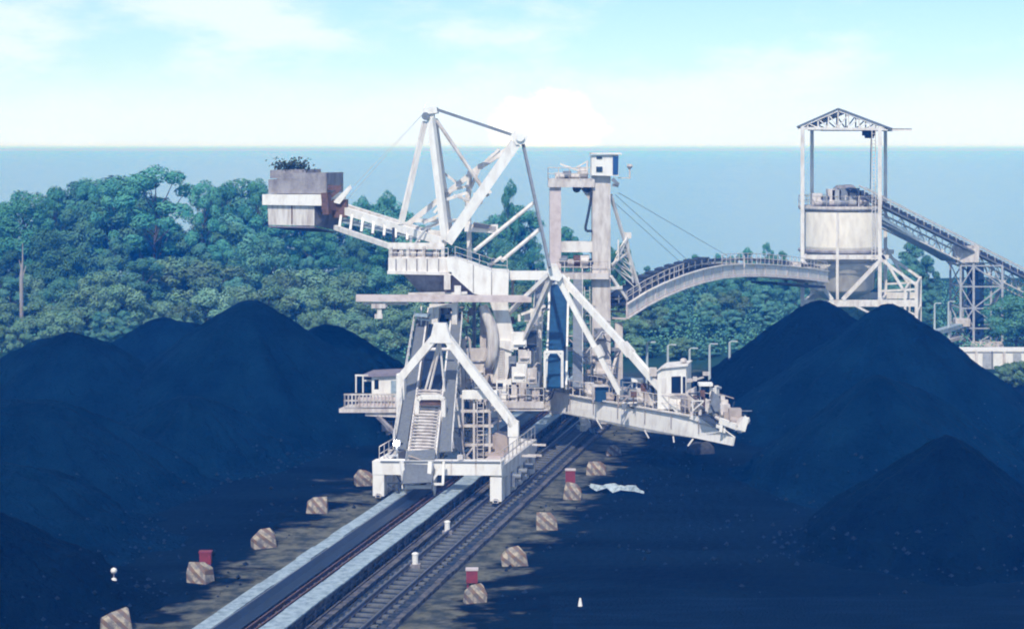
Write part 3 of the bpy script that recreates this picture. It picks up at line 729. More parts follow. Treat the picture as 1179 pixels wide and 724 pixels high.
part('ring', M['conc'], silo, lambda b: (b.lathe((cx, cy, 0), [(rad + .12, zz(293)), (rad + .28, zz(292)), (rad + .28, zz(290)), (rad + .12, zz(289))], 40)))
def drum(b):
    for i in range(5):
        a = 2 * math.pi * i / 5; b.lathe((cx + 2.6 * math.cos(a), cy + 2.6 * math.sin(a), 0), [(.9, zz(336)), (.9, zz(312))], 12)
part('outlet', M['white2'], silo, drum)
x0, x1 = P(924, 0, YS).x, P(1013, 0, YS).x; x2 = P(1023, 0, YS).x
yb = YS + 10.5; BX = 2.9
ztop = zz(146)
for (x, y) in ((x0, YS), (x1, YS), (x0 + BX, yb), (x1 + BX, yb)):
    part('post', M['white'], silo, lambda b: b.beam((x, y, -.2), (x, y, ztop), .42, .42))
part('post', M['white'], silo, lambda b: b.beam((P(964, 0, YS).x, YS - .1, zz(245)), (P(964, 0, YS).x, YS - .1, zz(345)), .32))
def ring_beams(b):
    for y, o_ in ((YS, 0), (yb, BX)):
        for py, h in ((296, .5), (349, .75)): b.beam((x0 + o_, y, zz(py)), (x1 + o_ + (1.0 if py < 320 else 4.0), y, zz(py)), .4, h)
    for x in (x0, x1):
        for py in (296, 349): b.beam((x, YS, zz(py) - .02), (x + BX, yb, zz(py) - .02), .35, .45)
part('ring_beam', M['white'], silo, ring_beams)
def braces(b):
    for D in (Vector((0, -.05, 0)), Vector((BX, yb + .05 - YS, 0))):
        p = lambda px, py: P(px, py, YS) + D
        b.beam(p(924, 300), p(958, 345), .42); b.beam(p(1013, 300), p(970, 345), .42)
        b.beam(p(1013, 298), p(1055, 328), .32); b.beam(p(1013, 290), p(1040, 334), .3)
        for px, py, w in ((1055, 326, .38), (1042, 334, .3)): q = p(px, py); b.beam(q, (q.x, q.y, 0), w)
        b.beam(p(1015, 335), p(1055, 333), .22); b.beam(p(1015, 352), p(1055, 362), .25); b.beam(p(985, 352), p(1013, 366), .25)
    for px, py in ((1055, 328), (1042, 334), (1055, 362)): b.beam(P(px, py, YS), P(px, py, YS) + Vector((BX, yb - YS, 0)), .25)
part('brace', M['white'], silo, braces)
# top floor, its machinery and rails
zf = zz(240)
part('top_floor', M['white2'], silo, lambda b: (b.lathe((cx, cy, 0), [(rad + .12, zf - .3), (rad + .25, zf - .12), (rad + .25, zf + .14)], 40)))
handrail(silo, [(cx + (rad + .2) * math.cos(a * math.pi / 12), cy + (rad + .2) * math.sin(a * math.pi / 12), zf + .14) for a in range(25)], M['white'], 1.2)
handrail(silo, [(cx + (rad + .2) * math.cos(a * math.pi / 12), cy + (rad + .2) * math.sin(a * math.pi / 12), zf + .14) for a in range(12, 24)], M['white'], 1.2)
rg = random.Random(3)
for px, py, w, h, m in ((940, 233, 1.2, 1.5, 'white2'), (949, 230, 1.0, 1.2, 'grey'), (956, 231, .8, 2.0, 'white2'), (962, 226, 1.0, 1.9, 'trestle'), (971, 224, 1.2, 2.1, 'grey'), (980, 228, 1.0, 1.6, 'trestle'), (993, 233, 1.2, 1.3, 'white2')):
    q = P(px, py, YS + 3.5); part('machinery', M[m], silo, lambda b: (b.box((q.x, q.y, zf + .15 + h / 2), (w, 1.4, h)), b.tube((q.x - w * .4, q.y - .9, zf + .6), (q.x + w * .4, q.y - .9, zf + .6), .3, 10)))
part('head_hood', M['conc'], silo, lambda b: b.prism([P(962, 226, YS + 4), P(962, 219, YS + 4), P(968, 214, YS + 4), P(982, 213, YS + 4), P(990, 220, YS + 4), P(990, 228, YS + 4)], (0, 2.6, 0)))
# gabled hoist roof
def gable(b):
    for y in (YS, yb):
        d = Vector((BX if y > YS else 0, y - YS, 0)); A, Bq, C = P(919, 147, YS) + d, P(965, 127, YS) + d, P(1022, 148, YS) + d
        b.beam(A, Bq, .3); b.beam(Bq, C, .3); b.beam(A - Z * .1, C - Z * .1, .3)
        top = lambda px: (P(919, 147, YS).lerp(P(965, 127, YS), (px - 919) / 46) if px < 965 else P(965, 127, YS).lerp(P(1022, 148, YS), (px - 965) / 57)) + d
        bot = lambda px: P(px, 147.5, YS) + d
        pxs = [930, 942, 954, 965, 977, 989, 1001, 1012]
        for p in pxs: b.beam(bot(p), top(p), .16)
        for p, q in zip(pxs, pxs[1:]): b.beam(bot(q) if q <= 965 else bot(p), top(p) if q <= 965 else top(q), .14)
    for px, py in ((919, 147), (942, 137), (965, 127), (993, 137), (1022, 148)): b.beam(P(px, py, YS), P(px, py, YS) + Vector((BX, yb - YS, 0)), .2)
    b.beam(P(924, 146, YS), P(924, 146, YS) + Vector((BX, yb - YS, 0)), .25); b.beam(P(1013, 147, YS), P(1013, 147, YS) + Vector((BX, yb - YS, 0)), .25)
part('roof_truss', M['white'], silo, gable)
part('roof_sheet', M['grey'], silo, lambda b: (b.prism([P(917, 145.5, YS - .3), P(965, 124.3, YS - .3), P(965, 125.5, YS - .3), P(917, 146.8, YS - .3)], (BX, 11.2, 0)), b.prism([P(965, 124.3, YS - .3), P(1025, 147, YS - .3), P(1025, 148.3, YS - .3), P(965, 125.6, YS - .3)], (BX, 11.2, 0))))
part('hoist_beam', M['white'], silo, lambda b: b.ibeam(P(945, 149.5, YS + 5), P(1050, 149.5, YS + 5), .25, .35))
part('hoist', M['dark'], silo, lambda b: (b.box(P(1000, 153, YS + 5), (1.4, .8, .7)), b.tube(P(996, 156, YS + 5), P(1006, 156, YS + 5), .35, 10), b.beam(P(1003, 156, YS + 5), P(1002, 218, YS + 5), .1)))
part('ladder', M['white2'], silo, lambda b: (b.beam(P(1008, 300, YS - .4), P(1008, 150, YS - .4), .09), b.beam(P(1004, 300, YS - .4), P(1004, 150, YS - .4), .09), [b.beam(P(1004, 150 + k * 4, YS - .4), P(1008, 150 + k * 4, YS - .4), .05) for k in range(37)]))

# ------------------------------------------------------------------ inclined conveyor from the silo top
ic = empty('inclined_conveyor', P(1060, 270, 208), 'inclined belt conveyor coming down from the silo top', 'conveyor')
ca, cb_ = P(981, 214, 202), P(1215, 332, 226)
dv = (cb_ - ca); sd = dv.cross(Z).normalized() * -1.0
if sd.y > 0: sd = -sd                      # towards the camera
def side(b, s, dz0, dz1, n=26, ch=.16, r=.09):
    lattice(b, ca + sd * s + Z * dz0, cb_ + sd * s + Z * dz0, Z * (dz1 - dz0), n, r, ch)
part('side_truss', M['white'], ic, lambda b: side(b, 1.0, -2.9, -1.2))
part('side_truss', M['white'], ic, lambda b: side(b, -1.0, -2.9, -1.2))
part('belt', M['belt'], ic, lambda b: b.beam(ca - Z * .55, cb_ - Z * .55, 1.5, .12))
part('hood', M['grey'], ic, lambda b: b.beam(ca + sd * -.3 - Z * .2, cb_ + sd * -.3 - Z * .2, .9, .1))
part('walkway', M['galv'], ic, lambda b: (b.beam(ca + sd * 1.5 - Z * 1.25, cb_ + sd * 1.5 - Z * 1.25, .8, .08), b.beam(ca + sd * 1.9 - Z * 1.25, cb_ + sd * 1.9 - Z * 1.25, .06, .25)))
def idl(b):
    for i in range(52):
        c = ca.lerp(cb_, i / 52); b.beam(c + sd * .98 - Z * 1.1, c + sd * .98 - Z * .25, .28, .2); b.beam(c + sd * .95 - Z * .35, c - sd * .95 - Z * .35, .14)
part('idler_frame', M['dark'], ic, idl)
handrail(ic, [ca + sd * 1.9 - Z * 1.1, cb_ + sd * 1.9 - Z * 1.1], M['white2'], 1.0, 1.6)
part('edge_rail', M['white'], ic, lambda b: b.beam(ca + sd * 1.05 + Z * .05, cb_ + sd * 1.05 + Z * .05, .14, .14))
def soffit(b):
    a, c = P(1000, 246, 203), P(1092, 299, 213); b.beam(a, c, 1.9, .35)
part('soffit', M['strip'], ic, soffit)
part('gusset', M['white2'], ic, lambda b: b.prism([P(1066, 279, 211), P(1105, 300, 214), P(1100, 303, 214), P(1094, 306, 213), P(1087, 298, 213)], (0, .3, 0)))
part('transfer_box', M['white2'], ic, lambda b: b.box(P(1112, 292, 214) , (2.6, 2.4, 2.0)))

# ------------------------------------------------------------------ trestle tower under it
YT = 213.0
tr = empty('trestle_tower', P(1130, 397, YT + 2), 'lattice steel trestle holding up the inclined conveyor', 'trestle')
xs = [P(p, 0, YT).x for p in (1106, 1121, 1142, 1154)]
for x in (xs[0], xs[1], xs[3]):
    for y in (YT, YT + 5):
        part('leg', M['trestle'], tr, lambda b: b.beam((x, y, -.2), (x, y, zz(302 + (x - xs[0]) * .9, YT)), .26))
part('chute', M['chute'], tr, lambda b: b.box(((P(1124, 0, YT).x + P(1135, 0, YT).x) / 2, YT + 2.6, (zz(306, YT) + zz(398, YT)) / 2), (1.7, 1.6, zz(306, YT) - zz(398, YT))))
def tb(b):
    lv = [306, 330, 355, 378, 397]
    for y in (YT, YT + 5):
        for py in lv: b.beam((xs[0], y, zz(py, YT)), (xs[3], y, zz(py, YT)), .15)
        for i in range(4):
            for k, (a, c) in enumerate(((xs[0], xs[1]), (xs[1], xs[3]))):
                p, q = (a, c) if (i + k) % 2 else (c, a); b.beam((p, y, zz(lv[i], YT)), (q, y, zz(lv[i + 1], YT)), .14)
    for x in (xs[0], xs[1], xs[3]):
        for py in lv: b.beam((x, YT, zz(py, YT)), (x, YT + 5, zz(py, YT)), .16)
        for i in range(4): b.beam((x, YT if i % 2 else YT + 5, zz(lv[i], YT)), (x, YT + 5 if i % 2 else YT, zz(lv[i + 1], YT)), .12)
part('bracing', M['trestle'], tr, tb)
part('landing', M['white2'], tr, lambda b: b.box(P(1107, 371, YT - .6), (1.8, 1.4, .9)))
part('landing', M['white2'], tr, lambda b: b.box(P(1136, 397, YT - .4), (4.0, .5, .8)))
part('stair', M['galv'], tr, lambda b: [b.beam(P(1144, 396 - k * 22, YT + 1), P(1153, 374 - k * 22, YT + 1), .8, .15) for k in range(3)])
sc = empty('side_conveyor', P(1088, 380, 208), 'short pale conveyor running down from the trestle landing to the heap', 'conveyor')
part('gallery', M['strip'], sc, lambda b: b.beam(P(1104, 375, 211), P(1072, 384, 203), 1.0, .5))
part('gallery', M['white2'], sc, lambda b: b.beam(P(1104, 388, 211.5), P(1088, 393, 206), .9, .4))
part('prop', M['white'], sc, lambda b: (b.beam(P(1094, 378, 208.5), P(1094, 410, 208.5), .18), b.beam(P(1078, 384, 204.5), P(1078, 410, 204.5), .18)))
# low white building
wb = empty('low_building', P(1150, 425, 190), 'long low white building at the foot of the trestle', 'building')
za, zb_ = P(0, 425, 190).z, P(0, 404, 190).z
xa, xb = P(1094, 0, 190).x, P(1240, 0, 190).x
part('wall', M['clean'], wb, lambda b: b.box(((xa + xb) / 2, 191.3, zb_ / 2 - .1), (xb - xa, 2.6, zb_ - .1)))
part('roof', M['clean'], wb, lambda b: b.box(((xa + xb) / 2, 191.3, zb_ + .02), (xb - xa + .3, 2.9, .2)))
for px in (1136, 1171):
    part('door', M['trestle'], wb, lambda b: b.box((P(px, 0, 190).x, 189.98, .85), (.9, .10, 1.7)))
for px in (1108, 1124, 1156, 1188): part('pilaster', M['white2'], wb, lambda b: b.box((P(px, 0, 190).x, 189.95, .95), (.3, .16, 1.85)))
part('down_pipe', M['grey'], wb, lambda b: b.tube((P(1142, 0, 190).x, 189.85, 0), (P(1142, 0, 190).x, 189.85, zb_), .1, 6))
# lamp posts
def lamp_post(px, top, Y, label):
    p = P(px, top, Y); q = Vector((p.x, p.y, 0))
    o = empty('lamp_post', q, label, 'lamp post', 'grey lamp posts along the yard')
    part('pole', M['pole'], o, lambda b: (b.tube(q - Z * .3, p, .16, 8, .10), b.path([p, p + Vector((.15, 0, .10)), p + Vector((.4, 0, .12))], .06)))
    part('lamp_head', M['pole'], o, lambda b: b.box(p + Vector((.55, 0, .10)), (.45, .25, .11)))
    part('base_plate', M['conc'], o, lambda b: b.box(q + Z * .12, (.6, .6, .3)))
for px, tp, Y, l in ((745, 395, 158, 'lamp post closest to the transfer tower column'), (769, 398, 161, 'lamp post left of the white cabin on the boom'), (794, 402, 164, 'lamp post rising just past the white boom cabin'), (817, 397, 167, 'lamp post at the toe of the rear coal heap'), (840, 394, 170, 'lamp post half sunk behind the rear heap slope'),
                     (1076, 350, 205, 'pale lamp post at the foot of the silo side frame'), (1092, 348, 207, 'pale lamp post next to the trestle leg')):
    lamp_post(px, tp, Y, l)

# ------------------------------------------------------------------ transfer tower
YW = 152.0
tw = empty('transfer_tower', P(664, 470, YW), 'tall white portal tower of two columns with a cabin on top', 'tower')
def col_(px0, px1, t, bt, Y, d): return lambda b: b.box((P((px0 + px1) / 2, 0, Y).x, Y + d / 2, (P(0, t, Y).z + bt) / 2), (P(px1, 0, Y).x - P(px0, 0, Y).x, d, P(0, t, Y).z - bt))
part('column', M['pink'], tw, col_(633, 646, 215, 0, YW, 1.7))
part('column', M['white2'], tw, col_(682, 703, 196, 0, YW, 1.9))
part('column', M['white2'], tw, col_(708, 717, 372, 0, YW + 2.5, .9))
part('top_beam', M['white2'], tw, lambda b: b.beam(P(631, 210.5, YW + .8), P(684, 210.5, YW + .8), 2.2, .75))
part('cross_beam', M['white'], tw, lambda b: b.beam(P(640, 284, YW + .8), P(684, 284, YW + .8), 1.3, .9))
part('cross_beam', M['white2'], tw, lambda b: b.beam(P(634, 317, YW + .6), P(700, 317, YW + .6), 2.6, .5))
part('bracket', M['white2'], tw, lambda b: b.prism([P(682, 216, YW + .4), P(682, 236, YW + .4), P(668, 216, YW + .4)], (0, .25, 0)))
handrail(tw, [P(631, 207, YW + 2), P(631, 207, YW - .4), P(680, 207, YW - .4)], M['white2'], 1.05, 1.0)
handrail(tw, [P(640, 314, YW - .7), P(700, 314, YW - .7)], M['white2'], 1.0, .8)
for px, py, w, h, m in ((645, 204, .9, .8, 'white2'), (653, 203, .7, .9, 'grey'), (662, 204, 1.1, .7, 'white2'), (671, 201, .9, 1.3, 'white2'), (648, 301, .8, 1.0, 'grey'), (657, 303, .7, .7, 'white2'), (664, 301, .6, 1.1, 'rust'), (673, 301, .8, 1.1, 'white2'), (680, 303, .5, .8, 'dark')):
    q = P(px, py, YW + .7); part('machinery', M[m], tw, lambda b: (b.box(q, (w, 1.0, h)), b.tube(q + Vector((-w * .4, -.6, .1)), q + Vector((w * .4, -.6, .1)), h * .25, 10)))
part('jib', M['white'], tw, lambda b: (b.beam(P(645, 189, YW + .2), P(676, 200, YW + .2), .16), b.beam(P(676, 200, YW + .2), P(676, 185, YW + .2), .14), b.beam(P(660, 195, YW + .2), P(676, 186, YW + .2), .1)))
part('sheave', M['dark'], tw, lambda b: [b.tube(P(px, 217, YW + .2), P(px, 217, YW + 1.2), .38, 12) for px in (664, 676)])
part('cable_loop', M['dark'], tw, lambda b: b.path([P(681, 220, YW - .1), P(680, 232, YW - .1), P(677, 248, YW - .1), P(674, 262, YW - .1), P(675, 266, YW - .1), P(682, 266, YW - .1)], .12))
cbx = part('cabin', M['clean'], tw, lambda b: b.prism([P(681, 202, YW - .6), P(681, 179, YW - .6), P(712, 178, YW - .6), P(712, 203, YW - .6)], (0, 2.4, 0)))
part('window', M['glass'], cbx, lambda b: b.box(P(690, 195, YW - .62), (.55, .12, .45)))
part('window', M['glass'], cbx, lambda b: b.box(P(690, 181.5, YW - .62), (.5, .12, .22)))
part('window', M['blueglass'], cbx, lambda b: b.prism([P(705.5, 201, YW - .68), P(705.5, 180, YW - .68), P(712.2, 180, YW - .68), P(711.5, 201, YW - .68)], (0, .14, 0)))
part('cabin_roof', M['white'], tw, lambda b: b.box(P(697, 177, YW + .6), (2.7, 2.9, .16)))
part('lamp_arm', M['grey'], tw, lambda b: (b.beam(P(705, 206, YW - .4), P(712, 213, YW - .4), .3), b.beam(P(705, 213, YW - .3), P(712, 214, YW - .3), .25)))
part('antenna', M['white2'], tw, lambda b: (b.tube(P(725, 206, YW + 1), P(725, 192, YW + 1), .08, 6), b.lathe(P(725, 193, YW + 1), [(.05, -.2), (.28, .1), (.22, .3)], 10), b.beam(P(712, 205, YW + 1), P(725, 205, YW + 1), .08)))
def lat(b):
    b.beam(P(722, 273, YW + 2.5), P(704, 311, YW + 1), .22); b.beam(P(722, 274, YW + 2.5), P(709, 292, YW + 1), .1); b.beam(P(722, 273, YW + 2.5), P(729, 326, YW + 3.4), .14)
    for k in range(6): b.beam(P(719 - k * 2.6, 280 + k * 5.5, YW + 2), P(723 + k * 1.2, 282 + k * 8, YW + 3), .08); b.beam(P(719 - k * 2.6, 280 + k * 5.5, YW + 2), P(724 + k * 1.2, 290 + k * 8, YW + 3), .08)
    b.beam(P(703, 224, YW + 1), P(737, 336, YW + 4), .24)
    b.beam(P(712, 300, YW + 1), P(712, 276, YW + 1), .12)
    b.beam(P(703, 332, YW), P(716, 331, YW + .5), .25); b.beam(P(703, 318, YW), P(722, 345, YW + 1), .25); b.beam(P(704, 305, YW + .5), P(724, 290, YW + 3), .16)
    b.box(P(722, 271, YW + 3), (.7, .8, .5))
part('lattice_leg', M['white'], tw, lat)
part('stay_cable', M['grey'], tw, lambda b: [b.tube(P(*a, YW + 1), P(*c, 186), .022, 5) for a, c in (((708, 224), (792, 300)), ((706, 232), (790, 308)), ((712, 222), (840, 296)))])
# machinery hanging on the tower's lower half
for px, py, w, h, m in ((690, 385, .9, 1.0, 'grey'), (686, 405, 1.2, .7, 'white2'), (676, 412, 1.1, .9, 'white2'), (694, 425, 1.4, 1.6, 'white2'), (672, 388, .9, .9, 'white2'), (682, 440, 1.4, 1.2, 'conc')):
    q = P(px, py, YW - 1.2); part('machinery', M[m], tw, lambda b: (b.box(q, (w, 1.0, h)), b.tube(q + Vector((-w * .6, -.7, -.2)), q + Vector((w * .6, -.7, -.2)), h * .22, 10)))
for a_, c_, w_ in (((703, 402, 1), (712, 402, 2.5), .3), ((704, 430, .5), (712, 404, 2.5), .22), ((660, 370, 0), (684, 350, 0), .25), ((652, 402, 0), (690, 402, 0), .3)):
    part('side_brace', M['white2'], tw, lambda b: b.beam(P(a_[0], a_[1], YW + a_[2]), P(c_[0], c_[1], YW + c_[2]), w_))

# ------------------------------------------------------------------ arched conveyor bridge
ab_ = empty('arched_conveyor', P(800, 330, 172), 'arched conveyor bridge curving from the transfer tower up to the silo', 'conveyor')
# lower edge of the girder through the photo, with depth growing from the tower to the silo
crv = [(704, 366, 153), (726, 352, 156), (748, 341, 159), (770, 332, 163), (792, 325, 167), (815, 320, 172), (840, 318, 177), (865, 318, 182), (890, 319.5, 187), (915, 322, 193), (938, 325, 199)]
pt = [P(*c) for c in crv]
hh = 1.35
def girder(o):
    def fn(b):
        for a, c in zip(pt, pt[1:]):
            d = (c - a).normalized(); r = d.cross(Z).normalized() * o
            b.prism([a + r, c + r, c + r + Z * hh, a + r + Z * hh], r.normalized() * (.1 if o > 0 else -.1))
            b.prism([a + r, c + r, c + r + Z * .12, a + r + Z * .12], r.normalized() * .25)
            b.prism([a + r + Z * (hh - .1), c + r + Z * (hh - .1), c + r + Z * (hh + .02), a + r + Z * (hh + .02)], r.normalized() * .25)
    return fn
part('girder', M['white'], ab_, girder(1.5)); part('girder', M['white'], ab_, girder(-1.5))
def ribs(b):
    for a, c in zip(pt, pt[1:]):
        r = (c - a).cross(Z).normalized()
        b.beam(a + r * 1.57 + Z * .2, c + r * 1.57 + Z * .2 + (c - a) * .02, .12)
        for k in (0, .5): p = a.lerp(c, k); b.beam(p + r * 1.55, p + r * 1.55 + Z * hh, .14, .22); b.beam(p + r * 1.5, p - r * 1.5, .15)
part('girder_rib', M['pink'], ab_, ribs)
def fl(b):
    for a, c in zip(pt, pt[1:]): b.beam(a + Z * (hh - .15), c + Z * (hh - .15), 2.9, .08)
part('floor_plate', M['dark'], ab_, fl)
def bl(b):
    for a, c in zip(pt, pt[1:]): b.beam(a + Z * (hh + .45), c + Z * (hh + .45), 1.3, .1)
part('belt', M['belt'], ab_, bl)
def idf(b):
    for a, c in zip(pt, pt[1:]):
        r = (c - a).cross(Z).normalized()
        for k in (0, .33, .66):
            p = a.lerp(c, k) + Z * hh
            for s in (-.75, .75): b.beam(p + r * s, p + r * s + Z * .7, .1)
            b.beam(p + r * .8 + Z * .35, p - r * .8 + Z * .35, .12)
        for s in (-.75, .75): b.beam(a + r * s + Z * (hh + .3), c + r * s + Z * (hh + .3), .08)
part('idler_frame', M['grey'], ab_, idf)
def hoods(b):
    for i in range(2, 6):
        a, c = pt[i - 1], pt[i]
        for k in (.05, .55):
            p = a.lerp(c, k) + Z * (hh + .55); q = a.lerp(c, k + .24) + Z * (hh + .55); b.beam(p, q, 1.2, .5)
part('hood', M['dark'], ab_, hoods)
q0 = [p + (pt[-1] - pt[0]).cross(Z).normalized() * 1.5 + Z * (hh + .03) for p in pt]
handrail(ab_, q0[5:], M['white2'], 1.0, 1.2)
handrail(ab_, q0[:4], M['white2'], 1.0, 1.2)
part('end_plate', M['dark'], ab_, lambda b: b.beam(P(880, 322, 186) - Z * .3, P(936, 328, 199) - Z * .2, 3.0, .25))
part('end_machinery', M['white2'], ab_, lambda b: (b.box(P(912, 310, 191), (1.6, 1.6, 1.6)), b.tube(P(903, 312, 188.5), P(918, 308, 190), .4, 10)))
part('end_machinery', M['white2'], ab_, lambda b: b.box(P(924, 316, 195), (1.3, 1.4, 1.8)))
for px, py in ((796, 318), (818, 313), (857, 308)): part('mast', M['white2'], ab_, lambda b: b.tube(P(px, py, 172), P(px, py - 14, 172), .07, 5))
# ------------------------------------------------------------------ tripper car: portal and inclined conveyor
W_, WW = M['white'], M['clean']
tp = empty('tripper_car', T(-4, 4, 0), 'white portal car on rails with an A-frame and a steep feed conveyor', 'tripper car')
fl0, fr0 = PV(431, 537, 0), PV(579, 538, 0)
part('portal_beam', WW, tp, lambda b: b.beam(fl0, fr0, .9, .92))
uL, uR = (fl0 - O).dot(CRS) + .42, (PV(572.5, 540, 0) - O).dot(CRS)
ztp = fl0.z
def leg(u, v, w, zt, ramp=0):
    def fn(b):
        b.beam(T(u, v, .42), T(u, v, zt), w, w2=w, h=w * 1.1, up=DIR)
    return fn
for u in (uL, uR):
    for i, v in enumerate((0.0, 2.0, 4.0, 6.0, 8.0, 10.2)):
        part('leg', WW if i == 0 else W_, tp, leg(u, v + (.02 if i == 0 else 0), .80 if i == 0 else .74, ztp - .3))
        bo = part('bogie', M['white2'], tp, lambda b: b.box(T(u, v + .1, .44), (.40, 1.2, .24), (CRS, DIR, Z)))
        part('wheel', M['dark'], bo, lambda b: [b.tube(T(u - .13, v + .1 + s, .42), T(u + .13, v + .1 + s, .42), .20, 14) for s in (-.42, .42)])
    part('side_beam', W_, tp, lambda b: b.beam(T(u, -.1, ztp - .02), T(u, 11, ztp - .02), .8, .86))
part('rear_beam', W_, tp, lambda b: b.beam(T(uL, 10.8, ztp + .01), T(uR, 10.8, ztp + .01), .7, .8))
for v in (3.0, 5.0, 7.0): part('drive_motor', M['grey'], tp, lambda b: (b.tube(T(uR + .3, v, 1.5), T(uR + 1.0, v, 1.5), .20, 12), b.box(T(uR + .45, v, 1.2), (.3, .4, .8), (CRS, DIR, Z))))
part('cable_bracket', M['white2'], tp, lambda b: [b.beam(T(uR + .4, v, z), T(uR + 1.4, v, z), .14) for v, z in ((6, 2.4), (8, 2.1), (9.5, 2.6))])
# A-frame
VA = 8.0
ap = PV(508, 380, VA)
seqL = [PV(462, 532, VA), PV(462, 433, VA), ap]; seqR = [ap, PV(592, 489, VA), PV(592, 532, VA)]
def aframe(b):
    b.beam(seqL[0], seqL[1] + Z * .2, .6, .56); b.beam(seqL[1] - Z * .1, ap, .56, .62, up=DIR)
    b.beam(ap, seqR[1], .56, .68, up=DIR); b.beam(seqR[1] + Z * .2, seqR[2], .66, .56)
    b.prism([ap + CRS * .9 - Z * .9, ap - CRS * .8 - Z * .9, ap - CRS * .45 + Z * .55, ap + CRS * .45 + Z * .55], -DIR * .38)
part('a_frame', WW, tp, aframe)
part('gusset', WW, tp, lambda b: (b.prism([seqR[1] + CRS * .38 + Z * .3, seqR[1] - CRS * .4 + Z * .6, seqR[1] - CRS * .4 - Z * .8, seqR[1] + CRS * .38 - Z * .8], -DIR * .34)))
# feed conveyor
S0, S1 = PV(482, 556, -1.5), PV(507, 356, 20)
sdir = (S1 - S0).normalized(); upn = CRS.cross(sdir).normalized()
if upn.z < 0: upn = -upn
def SC(k, u, h=0): return S0.lerp(S1, k) + CRS * u + upn * h
fc = part('conveyor_belt', M['belt'], tp, lambda b: b.beam(SC(.0, 0), SC(1, 0), 1.5, .1, up=upn))
for s in (-1, 1):
    part('conveyor_girder', W_, tp, lambda b: (b.beam(SC(0, s * .98, -.2), SC(1, s * .98, -.2), .12, .7, up=upn)))
    part('walkway', M['galv'], tp, lambda b: b.beam(SC(.16, s * 1.62, .0), SC(.96, s * 1.40, .0), .86, .07, up=upn))
    handrail(tp, [SC(.16, s * 2.10, .05), SC(.9, s * 1.92, .05)], W_, 1.0, 1.3, .03)
def bot(b):
    lattice(b, SC(.0, -1.0, -.9), SC(.85, -1.0, -.9), upn * .55, 14, .08, .12); lattice(b, SC(.0, 1.0, -.9), SC(.85, 1.0, -.9), upn * .55, 14, .08, .12)
part('girder_truss', W_, tp, bot)
def rungs(b):
    for i in range(26):
        k = .05 + i * .017
        b.beam(SC(k, -.9, .18), SC(k, .9, .18), .11, .11, up=upn)
        for s in (-1, 1): b.beam(SC(k, s * .9, -.1), SC(k, s * .9, .35), .09)
        b.tube(SC(k + .008, -.55, .10), SC(k + .008, .55, .10), .08, 6)
part('idler_frame', M['white2'], tp, rungs)
part('tail_hopper', M['galv'], tp, lambda b: (b.beam(SC(-.03, 0, .5), SC(.13, 0, .55), 1.9, .06, up=upn), b.beam(SC(-.03, -.98, .3), SC(.13, -.98, .3), .1, .6, up=upn), b.beam(SC(-.03, .98, .3), SC(.13, .98, .3), .1, .6, up=upn)))
part('tail_frame', WW, tp, lambda b: (b.beam(PV(496, 531, -1.1), PV(494, 560, -1.4), .28), b.beam(PV(462, 531, -1.1), PV(466, 560, -1.4), .22), b.beam(PV(511, 531, -1.1), PV(510, 557, -1.4), .16), b.beam(PV(494, 559, -1.4), PV(511, 533, -1.1), .14), b.beam(PV(463, 560, -1.4), PV(496, 560, -1.4), .24), b.beam(PV(494, 557, -1.4), PV(511, 557, -1.4), .14)))
part('skirt_frame', WW, tp, lambda b: (b.beam(PV(480, 492, 6), PV(481, 459, 6), .3), b.beam(PV(511, 490, 6), PV(511, 460, 6), .3), b.beam(PV(481, 460, 6), PV(486, 456.5, 6), .3), b.beam(PV(511, 460, 6), PV(506, 456.5, 6), .3), b.beam(PV(485, 457, 6), PV(507, 457, 6), .3, .34)))
part('skirt_plate', M['rust'], tp, lambda b: (b.beam(PV(484, 463, 6.2), PV(508, 463, 6.2), .3, .4)))
for a_, c_, w_ in (((488, 455, 9), (507, 388, 8.5), .09), ((493, 455, 9), (509, 388, 8.5), .09), ((512, 452, 9), (506, 388, 8.5), .08), ((485, 402, 12), (520, 402, 12), .12)):
    part('tie_rod', W_, tp, lambda b: b.tube(PV(*a_), PV(*c_), w_))
# scaffold-like service frame beside the conveyor
VF = 8.7
def fr_(b):
    for px in (533, 546, 564):
        for v in (VF, VF + 2.6): b.beam(PV(px, 530, VF) + DIR * (v - VF), PV(px, 454, VF) + DIR * (v - VF), .16)
    for py in (456, 473, 490, 512):
        for v in (VF, VF + 2.6): b.beam(PV(530, py, VF) + DIR * (v - VF), PV(568, py, VF) + DIR * (v - VF), .14, .2)
        for px in (533, 564): b.beam(PV(px, py, VF), PV(px, py, VF) + DIR * 2.6, .16)
    b.beam(PV(533, 530, VF), PV(546, 513, VF), .13); b.beam(PV(523, 512, VF), PV(541, 529, VF), .16); b.beam(PV(520, 500, VF), PV(538, 529, VF), .12)
    for i in range(9): b.beam(PV(549, 528 - i * 4, VF + .4), PV(563, 528 - i * 4, VF + .4), .07)
part('service_frame', M['white2'], tp, fr_)
part('platform', M['galv'], tp, lambda b: [b.box((PV(549, py, VF) + DIR * 1.3), (2.1, 2.5, .07), (CRS, DIR, Z)) for py in (473.5, 490.5, 512.5)])
rg = random.Random(12)
for py in (468, 486, 507):
    for i in range(5):
        q = PV(537 + i * 6.2, py, VF + rg.uniform(.3, 2)); h = rg.uniform(.45, .9); w = rg.uniform(.25, .45)
        part('electrical_cabinet', M[rg.choice(['grey', 'dark', 'white2', 'tan'])], tp, lambda b: (b.box(q, (w, .4, h)), b.tube(q + Z * h * .5, q + Z * (h * .5 + .3), .05, 6)))
part('service_beam', WW, tp, lambda b: b.beam(PV(533, 454, VF - .2), PV(573, 454, VF - .2), .4, .62))
